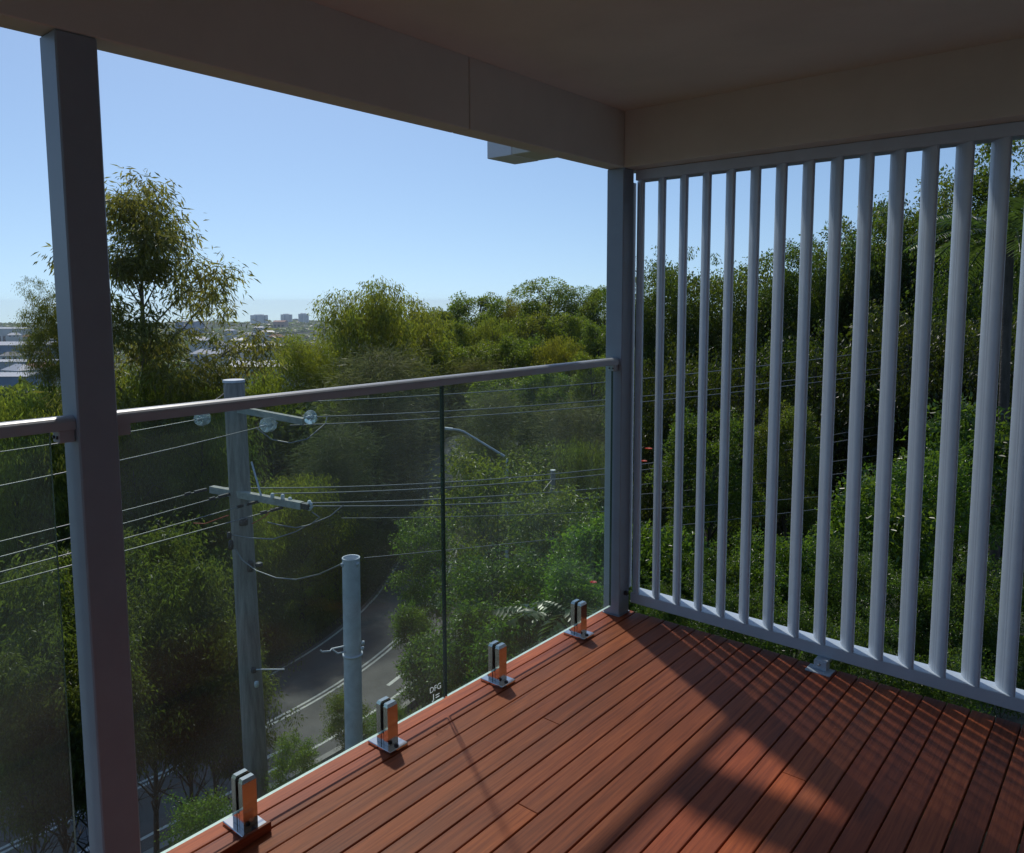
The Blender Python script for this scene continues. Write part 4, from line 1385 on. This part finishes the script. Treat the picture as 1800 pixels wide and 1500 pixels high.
# --- wooded hill in the centre
GH = 'crowns on the wooded hill'
hill = [('broad', 765, 553, 92, 110, 'hill crown in the saddle right of the light green trees'), ('broad', 838, 528, 96, 130, 'rounded crown at the left shoulder of the wooded hill'),
        ('wattle', 893, 536, 98, 90, 'small skyline crown between the two hill domes'), ('broad2', 955, 502, 100, 130, 'highest crown on the wooded hill left of the corner post'),
        ('broad2', 1020, 515, 102, 90, 'ragged skyline crown close to the corner post'), ('broad', 1062, 513, 100, 80, 'skyline crown touching the corner post'),
        ('broad', 805, 575, 84, 100, 'brownish crown on the lower left flank of the hill'), ('wattle', 868, 572, 84, 110, 'olive crown in the middle of the hill flank'),
        ('broad', 935, 560, 86, 110, 'broad olive crown under the highest hill crown'), ('broad', 1005, 562, 84, 110, 'bright crown on the hill left of the corner post'),
        ('broad', 1055, 575, 80, 90, 'bright green crown beside the corner post above the rail'), ('broad', 775, 615, 70, 110, 'dark crown above the rail at the hill foot'),
        ('broad2', 845, 612, 70, 110, 'shaded crown just above the handrail in the centre'), ('broad', 915, 600, 70, 110, 'yellow-green crown just above the handrail'),
        ('wattle', 985, 605, 68, 110, 'leafy crown above the rail end'), ('broad', 1045, 630, 62, 100, 'rounded crown right under the rail end'),
        ('broad', 955, 660, 56, 110, 'rounded green crown behind the upper right glass'), ('broad2', 880, 665, 56, 130, 'dark tree behind the upper right glass panel'),
        ('casu', 835, 640, 66, 130, 'grey wispy tree right of the glass joint')]
tn = [(1.1, 1.05, .7), (.95, 1.0, .75), (1.05, .95, .65), (1.1, 1.1, .75), (.85, .95, .7), (1.2, 1.2, .75)]
for i, (k, x, y, d, w_, lb_) in enumerate(hill):
    tree(k, x, y - 3, d, w_ * 1.22, lb_, group=GH, tint=tn[i % 6], side='far' if x < 850 else None)
tree('casu', 1000, 715, 43, 210, 'grey twiggy tree behind the right glass panel', group=GM, tint=(1.1, 1.05, 1.05))
tree('small', 905, 790, 36, 190, 'grey-brown bushy tree above the hidden road bend', group=GM, tint=(.8, .75, .7))
tree('weep', 1040, 790, 34, 150, 'dark drooping tree beside the corner post behind the glass', group=GM, tint=(.6, .7, .65))
# --- near bank, centre
GB = 'trees on the bank outside the glass'
tree('small', 880, 812, 19, 200, 'yellow-tipped small-leaved tree behind the right glass panel', group=GB, side='near', tint=(1.2, 1.0, .7))
tree('small', 975, 870, 15.5, 190, 'bushy small-leaved tree left of the corner post', group=GB, side='near', tint=(1.1, 1.0, .75))
tree('small', 1005, 900, 18, 170, 'dim small-leaved tree deep behind the corner', group=GB, side='near', tint=(.8, .85, .7))
tree('small', 738, 925, 16.5, 110, 'small tree with bare dark trunk left of the glass joint', group=GB, side='near', tint=(.9, .95, .7))
tree('small', 860, 985, 13, 190, 'low leafy tree in the shade below the right glass', group=GB, side='near', tint=(.8, .9, .7))
tree('shrub2', 712, 1085, 13, 70, 'bright feathery shrub between steel pole and dark trunk', 'shrub', 'shrubs on the near bank', side='near', tint=(1.0, 1.1, .7))
tree('shrub2', 745, 1150, 11, 110, 'leafy shrub at the foot of the glass joint', 'shrub', 'shrubs on the near bank', side='near', tint=(.8, .95, .7))
tree('shrub2', 830, 1080, 10.5, 150, 'dark shrub behind the third spigot', 'shrub', 'shrubs on the near bank', tint=(.7, .85, .7))
tree('shrub', 668, 1270, 11, 80, 'small green shrub right of the steel pole foot', 'shrub', 'shrubs on the near bank', tint=(1.1, 1.2, .7))
tree('shrub', 497, 1338, 12.5, 95, 'light green shrub by the kerb right of the power pole', 'shrub', 'shrubs on the near bank', tint=(1.2, 1.3, .8))
tree('shrub', 590, 1250, 12.5, 90, 'small weedy shrub left of the steel pole', 'shrub', 'shrubs on the near bank', tint=(1.1, 1.0, .7))
tree('shrub', 320, 1450, 12, 150, 'low shrub below the nearest spigot', 'shrub', 'shrubs on the near bank', tint=(.9, 1.1, .7))
tree('shrub2', 900, 1100, 9.0, 140, 'dark shrub under the fern-like leaves', 'shrub', 'shrubs on the near bank', tint=(.7, .9, .7))
tree('shrub2', 1045, 925, 9.0, 150, 'bright green flowering shrub left of the corner post', 'shrub', 'shrubs on the near bank', tint=(.95, 1.15, .75))
tree('shrub2', 1010, 1010, 7.5, 120, 'glossy green shrub at the foot of the corner post', 'shrub', 'shrubs on the near bank', tint=(.85, 1.1, .8))
# --- behind the blade screen
GS = 'tall trees behind the blade screen'
scr = [('vine', 1135, 470, 40, 120, 'vine-covered tree in the first gaps right of the corner post'), ('vine', 1205, 485, 42, 130, 'vine-draped tree behind the third and fourth blades'),
       ('vine', 1275, 475, 40, 150, 'rounded vine-draped tree behind the fifth and sixth blades'), ('vine', 1345, 497, 38, 140, 'leafy wall of green left of the screen centre'),
       ('broad2', 1405, 435, 36, 120, 'tree with a drooping tip against the sky in mid screen'), ('vine', 1470, 430, 38, 150, 'dense tree rising in the middle of the screen'),
       ('broad2', 1530, 385, 38, 160, 'tall tree topping the middle right gaps'), ('vine', 1600, 370, 36, 170, 'tall creeper-hung tree in the right gaps'),
       ('broad2', 1670, 320, 36, 190, 'ragged tall tree two gaps from the right edge'), ('broad2', 1790, 235, 34, 210, 'tallest dark tree at the right picture edge'),
       ('vine', 1735, 420, 30, 180, 'leafy tree under the tall tree at the right edge'), ('vine', 1175, 640, 26, 150, 'dark tree low behind the leftmost blades'),
       ('vine', 1310, 640, 25, 190, 'shaded tree low behind the left centre blades'), ('vine', 1450, 610, 25, 200, 'shaded tree low behind the screen centre'),
       ('vine', 1600, 560, 24, 210, 'shaded tree low behind the right centre blades'), ('vine', 1740, 560, 22, 220, 'shaded tree low at the right edge'),
       ('broad', 1250, 735, 17, 170, 'glossy broadleaf tree at wire height behind the left blades'), ('broad', 1390, 720, 19, 120, 'small green tree hanging into the middle gaps')]
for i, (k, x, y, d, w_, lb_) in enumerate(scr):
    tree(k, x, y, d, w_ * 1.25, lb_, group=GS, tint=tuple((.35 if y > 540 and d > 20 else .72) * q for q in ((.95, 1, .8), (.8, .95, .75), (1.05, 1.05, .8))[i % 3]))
GK = 'shrubs at the foot of the screen'
ks = [('shrub2', 1125, 940, 9, 130, 'leafy shrub showing in the two gaps nearest the corner post'), ('shrub2', 1190, 955, 8.6, 140, 'bright shrub behind the third and fourth blade feet'), ('dense', 1265, 975, 8.2, 150, 'brownish fine shrub behind the fifth and sixth blade feet'),
      ('shrub', 1340, 965, 8.0, 150, 'green shrub left of the foot bracket'), ('shrub2', 1420, 955, 8.2, 150, 'light green shrub right above the foot bracket'), ('dense', 1500, 960, 7.4, 150, 'fine-leaved shrub right of the foot bracket'),
      ('shrub2', 1560, 860, 9.5, 170, 'tall glossy shrub two thirds along the screen'), ('shrub', 1640, 790, 10, 190, 'upright leafy shrub in the right part of the screen'), ('shrub2', 1730, 720, 11, 200, 'tallest shrub near the right edge'),
      ('dense', 1600, 1010, 6.8, 170, 'grey fine-leaved shrub low in the right part'), ('dense', 1700, 1030, 6.6, 190, 'grey fine-leaved shrub second from the right edge'), ('dense', 1800, 1000, 6.6, 200, 'dark fine-leaved shrub in the bottom right corner'),
      ('dense', 1400, 1070, 6.4, 160, 'low fine shrub seen under the rail at the bracket'), ('dense', 1280, 1040, 6.8, 160, 'low fine shrub seen under the rail left of the bracket'), ('dense', 1530, 1110, 6.0, 190, 'low fine shrub seen under the rail right of the bracket'), ('dense', 1170, 1040, 7.0, 120, 'low fine shrub next to the corner post foot'),
      ('dense', 1680, 1170, 5.6, 220, 'low dark shrub under the rail near the right edge')]
for i, (k, x, y, d, w_, lb_) in enumerate(ks):
    tree(k, x, y, d, w_ * 1.15, lb_, 'shrub', GK, tint=((.8, .9, .65), (.7, .85, .65), (.62, .72, .6))[i % 3] if k != 'dense' else (.55, .64, .58))


# flowers, fern-like plant, palm
def flower(px, py, depth, label):
    c = at(px, py, depth)
    r = np.random.default_rng(int(px))
    n = 7
    a = np.arange(n) * 2 * math.pi / n
    d = np.stack([np.cos(a), np.sin(a), np.full(n, .35)], 1)
    v, f = leaves_arrays(np.tile(np.array(c), (n, 1)), d, np.tile([0, 0, 1.0], (n, 1)), [.05 * depth / 9] * n, [.045 * depth / 9] * n)
    o = new_obj('red_flower', tri_mesh('red_flower', v, f, M['petal']))
    o['kind'] = 'thing'
    tag(o, label, 'flower', 'red flowers'); o.color = (1, 1, 1, 1)


flower(1140, 790, 15, 'upper red flower among leaves right of the corner post')
flower(1131, 812, 15, 'lower red flower among leaves right of the corner post')
flower(1043, 1025, 7.2, 'single red flower low beside the corner post')


def frond(mb_v, mb_f, base, dirn, length, nleaf, ll, lw, droop, r, off):
    base = np.array(base, float); dirn = np.array(dirn, float); dirn /= np.linalg.norm(dirn)
    t = np.linspace(.12, 1, nleaf)
    pts = base + np.outer(t, dirn) * length
    pts[:, 2] -= droop * length * t ** 2
    tan = dirn - np.outer(2 * droop * t, np.array([0, 0, 1]))
    side = np.cross(tan, np.array([0, 0, 1.0])); side /= np.linalg.norm(side, axis=1, keepdims=True)
    for s in (-1, 1):
        d = side * s + tan * .45 + np.array([0, 0, -.25]) + r.normal(size=(nleaf, 3)) * .08
        sc = np.sin(np.pi * np.clip(t * .92 + .06, 0, 1)) * .75 + .3
        v, f = leaves_arrays(pts, d, np.tile([0, 0, 1.0], (nleaf, 1)), ll * sc, np.full(nleaf, lw))
        mb_f.append(f + off[0]); mb_v.append(v); off[0] += len(v)
    return pts


def palm(px, py, depth, label, nf, length, nleaf, ll, lw, cat='palm', stem=True, name='palm'):
    c = at(px, py, depth)
    g = gz(c.x, c.y)
    t = empty(name, (c.x, c.y, g)); tag(t, label, cat)
    r = np.random.default_rng(int(px + py))
    mbst = MB()
    if stem:
        mbst.tube([(0, 0, -.2), (.1, .05, (c.z - g) * .5), (0, 0, c.z - g)], [.14, .11, .09], 10)
    else:
        mbst.tube([(0, 0, -.2), (0, 0, c.z - g)], [.04, .03], 8)
    mbst.build('trunk' if stem else 'stem', M['bark'], t)
    for k in range(nf):
        V, F, off_ = [], [], [0]
        a = k * 2.4 + r.uniform(-.3, .3)
        e = r.uniform(.15, 1.0)
        pts = frond(V, F, (0, 0, c.z - g), (math.cos(a), math.sin(a), e), length * r.uniform(.8, 1.1), nleaf, ll, lw, r.uniform(.35, .7), r, off_)
        o = new_obj('frond', tri_mesh('frond', np.concatenate(V), np.concatenate(F), M['leaf_palm']), t)
        o['kind'] = 'stuff'
        mb_ = MB(); mb_.tube([tuple(q) for q in [(0, 0, c.z - g)] + pts[::4].tolist()], .012 * length / 2, 5); mb_.build('frond_stalk', M['leaf_palm'], o)
    return t


palm(1775, 420, 17, 'palm with long drooping fronds at the right edge', 16, 2.6, 42, .55, .035)
palm(955, 1085, 7.8, 'fern-like plant with big feathered leaves below the corner', 8, .55, 9, .20, .085, 'plant', False, 'feathered_plant')
palm(1000, 1075, 7.3, 'smaller feathered plant right beside the corner post', 6, .45, 8, .17, .075, 'plant', False, 'feathered_plant')


# ------------------------------------------------------------------ masses: woodland, far trees, grass
def mass(name, spots, src, label, lm, cat='woodland', seed=1, thin=1.0):
    """one joined object of many crowns that read as one wood"""
    V, F, n = [], [], 0
    r = np.random.default_rng(seed)
    for (x, y, z, H, Rw) in spots:
        s = src[r.integers(len(src))]
        v, f = s['v'], s['f']
        k = max(1, int(len(f) // 2 * thin))
        pick = r.permutation(len(f) // 2)[:k]
        vv = v.reshape(-1, 4, 3)[pick].copy()
        ctr = vv.mean(axis=1, keepdims=True)
        vv = ctr + (vv - ctr) * (1 / math.sqrt(thin)) * 1.0
        a = r.uniform(0, 6.28)
        sc = Rw / s['RX']
        xx = (vv[..., 0] * math.cos(a) - vv[..., 1] * math.sin(a)) * sc + x
        yy = (vv[..., 0] * math.sin(a) + vv[..., 1] * math.cos(a)) * sc + y
        zz = vv[..., 2] * H / s['H'] + z
        V.append(np.stack([xx, yy, zz], -1).reshape(-1, 3))
        b = (np.arange(k) * 4)[:, None] + n
        F.append(np.concatenate([b + np.array([[0, 1, 2]]), b + np.array([[0, 2, 3]])], 1).reshape(-1, 3))
        n += k * 4
    o = new_obj(name, tri_mesh(name, np.concatenate(V), np.concatenate(F), lm))
    tag(o, label, cat, kind='stuff')
    return o


rw = np.random.default_rng(77)
spots = []
for _ in range(900):
    px = rw.uniform(-250, 2050); dep = rw.uniform(52, 150)
    p = at(px, 600, dep)
    sl = .0235 * 2 * min(16, max(0, p.y - 11))
    d = (p.x - float(road_x(p.y))) / math.sqrt(1 + sl * sl)
    if abs(d) < 7: continue
    z = gz(p.x, p.y)
    H = rw.uniform(7, 11)
    # keep the view to the valley open: crowns stay below these sight lines
    lim = np.interp(px, [-250, 0, 380, 420, 560, 600, 780, 1060, 1100, 1400, 1600, 1800, 2050], [680, 680, 680, 690, 690, 640, 620, 590, 600, 560, 470, 400, 300])
    top = at(px, lim, dep).z
    H = min(H, top - z)
    if H < 3: continue
    spots.append((p.x, p.y, z - .3, H, rw.uniform(2.4, 4.2)))
spots = spots[:100]
mass('woodland', spots, [P['broad'], P['wattle'], P['vine']], 'dense wood filling the slope behind the nearer trees', M['leaf_broad'], seed=3, thin=.10)

spots = []
for _ in range(9000):
    px = rw.uniform(-200, 640); dep = 170 * (2900 / 170) ** rw.uniform(0, 1)
    p = at(px, 600, dep)
    z = gz(p.x, p.y)
    H = rw.uniform(6, 11); Rr = rw.uniform(7, 14) * (1 + dep / 1800)
    spots.append((p.x, p.y, z - .5, H, Rr))
dens = []
for s in spots:
    v = math.sin(s[0] * .013 + 1.3) * math.cos(s[1] * .011) + .6 * math.sin(s[0] * .031 + s[1] * .027)
    if v > -.35: dens.append(s)
lowp = []
for sd in (1, 2, 3):
    lowp.append(proto_tree('far_crown%d' % sd, 50 + sd, 8, .5, 4, 'dome', 10, 4, 1.2, 5, 1.3, (1.6, 1.1), 'puff', .1, M['leaf_broad'], M['bark'], .1, limbs=False))
fw = mass('far_trees', dens[:5200], lowp, 'hazy far trees scattered over the valley and the ridge', M['leaf_broad'], seed=4, thin=.28)
fw.color = (.8, .85, .8, 1)


def scatter_grass(name, n, fn, L, Wd, lm, label, seed):
    r = np.random.default_rng(seed)
    x, y = fn(r, n)
    z = ground_z(x, y)
    p = np.stack([x, y, z - .02], 1)
    d = r.normal(size=(len(x), 3)) * .4 + np.array([0, 0, 1.0])
    v, f = leaves_arrays(p, d, rand_dir(r, len(x)), L * r.uniform(.5, 1.3, len(x)), Wd * r.uniform(.6, 1.3, len(x)))
    o = new_obj(name, tri_mesh(name, v, f, lm)); tag(o, label, 'grass', kind='stuff')
    return o


def verge(r, n):
    y = r.uniform(-6, 45, n)
    d = -4.0 - r.exponential(1.6, n)
    sl = .0235 * 2 * np.clip(y - 11, 0, 16)
    q = np.sqrt(1 + sl ** 2)
    return road_x(y) + d / q, y + d * sl / q


def bank(r, n):
    y = r.uniform(-6, 24, n)
    d = 3.9 + r.uniform(0, 17, n)
    return road_x(y) + d * 1.02, y


scatter_grass('verge_grass', 70000, verge, .38, .018, M['leaf_grass'], 'bright grass on the far verge of the road', 1)
scatter_grass('bank_grass', 60000, bank, .32, .03, M['leaf_grass'], 'weedy ground cover on the bank between deck and road', 2)


# ------------------------------------------------------------------ air between the deck and the far ridge
def haze():
    mb = MB(); mb.box((-4300, -1500, -262), (1500, 4300, 14))
    H = bpy.data.materials.new('haze')
    H.use_nodes = True
    nt = H.node_tree
    nt.nodes.clear()
    out = N(nt, 'ShaderNodeOutputMaterial')
    pv = N(nt, 'ShaderNodeVolumePrincipled')
    pv.inputs['Color'].default_value = (.86, .93, 1.0, 1)
    pv.inputs['Anisotropy'].default_value = .55
    pv.inputs['Density'].default_value = .0001
    nt.links.new(pv.outputs[0], out.inputs['Volume'])
    o = mb.build('haze', H)
    tag(o, 'pale summer haze over the valley', kind='stuff')


haze()
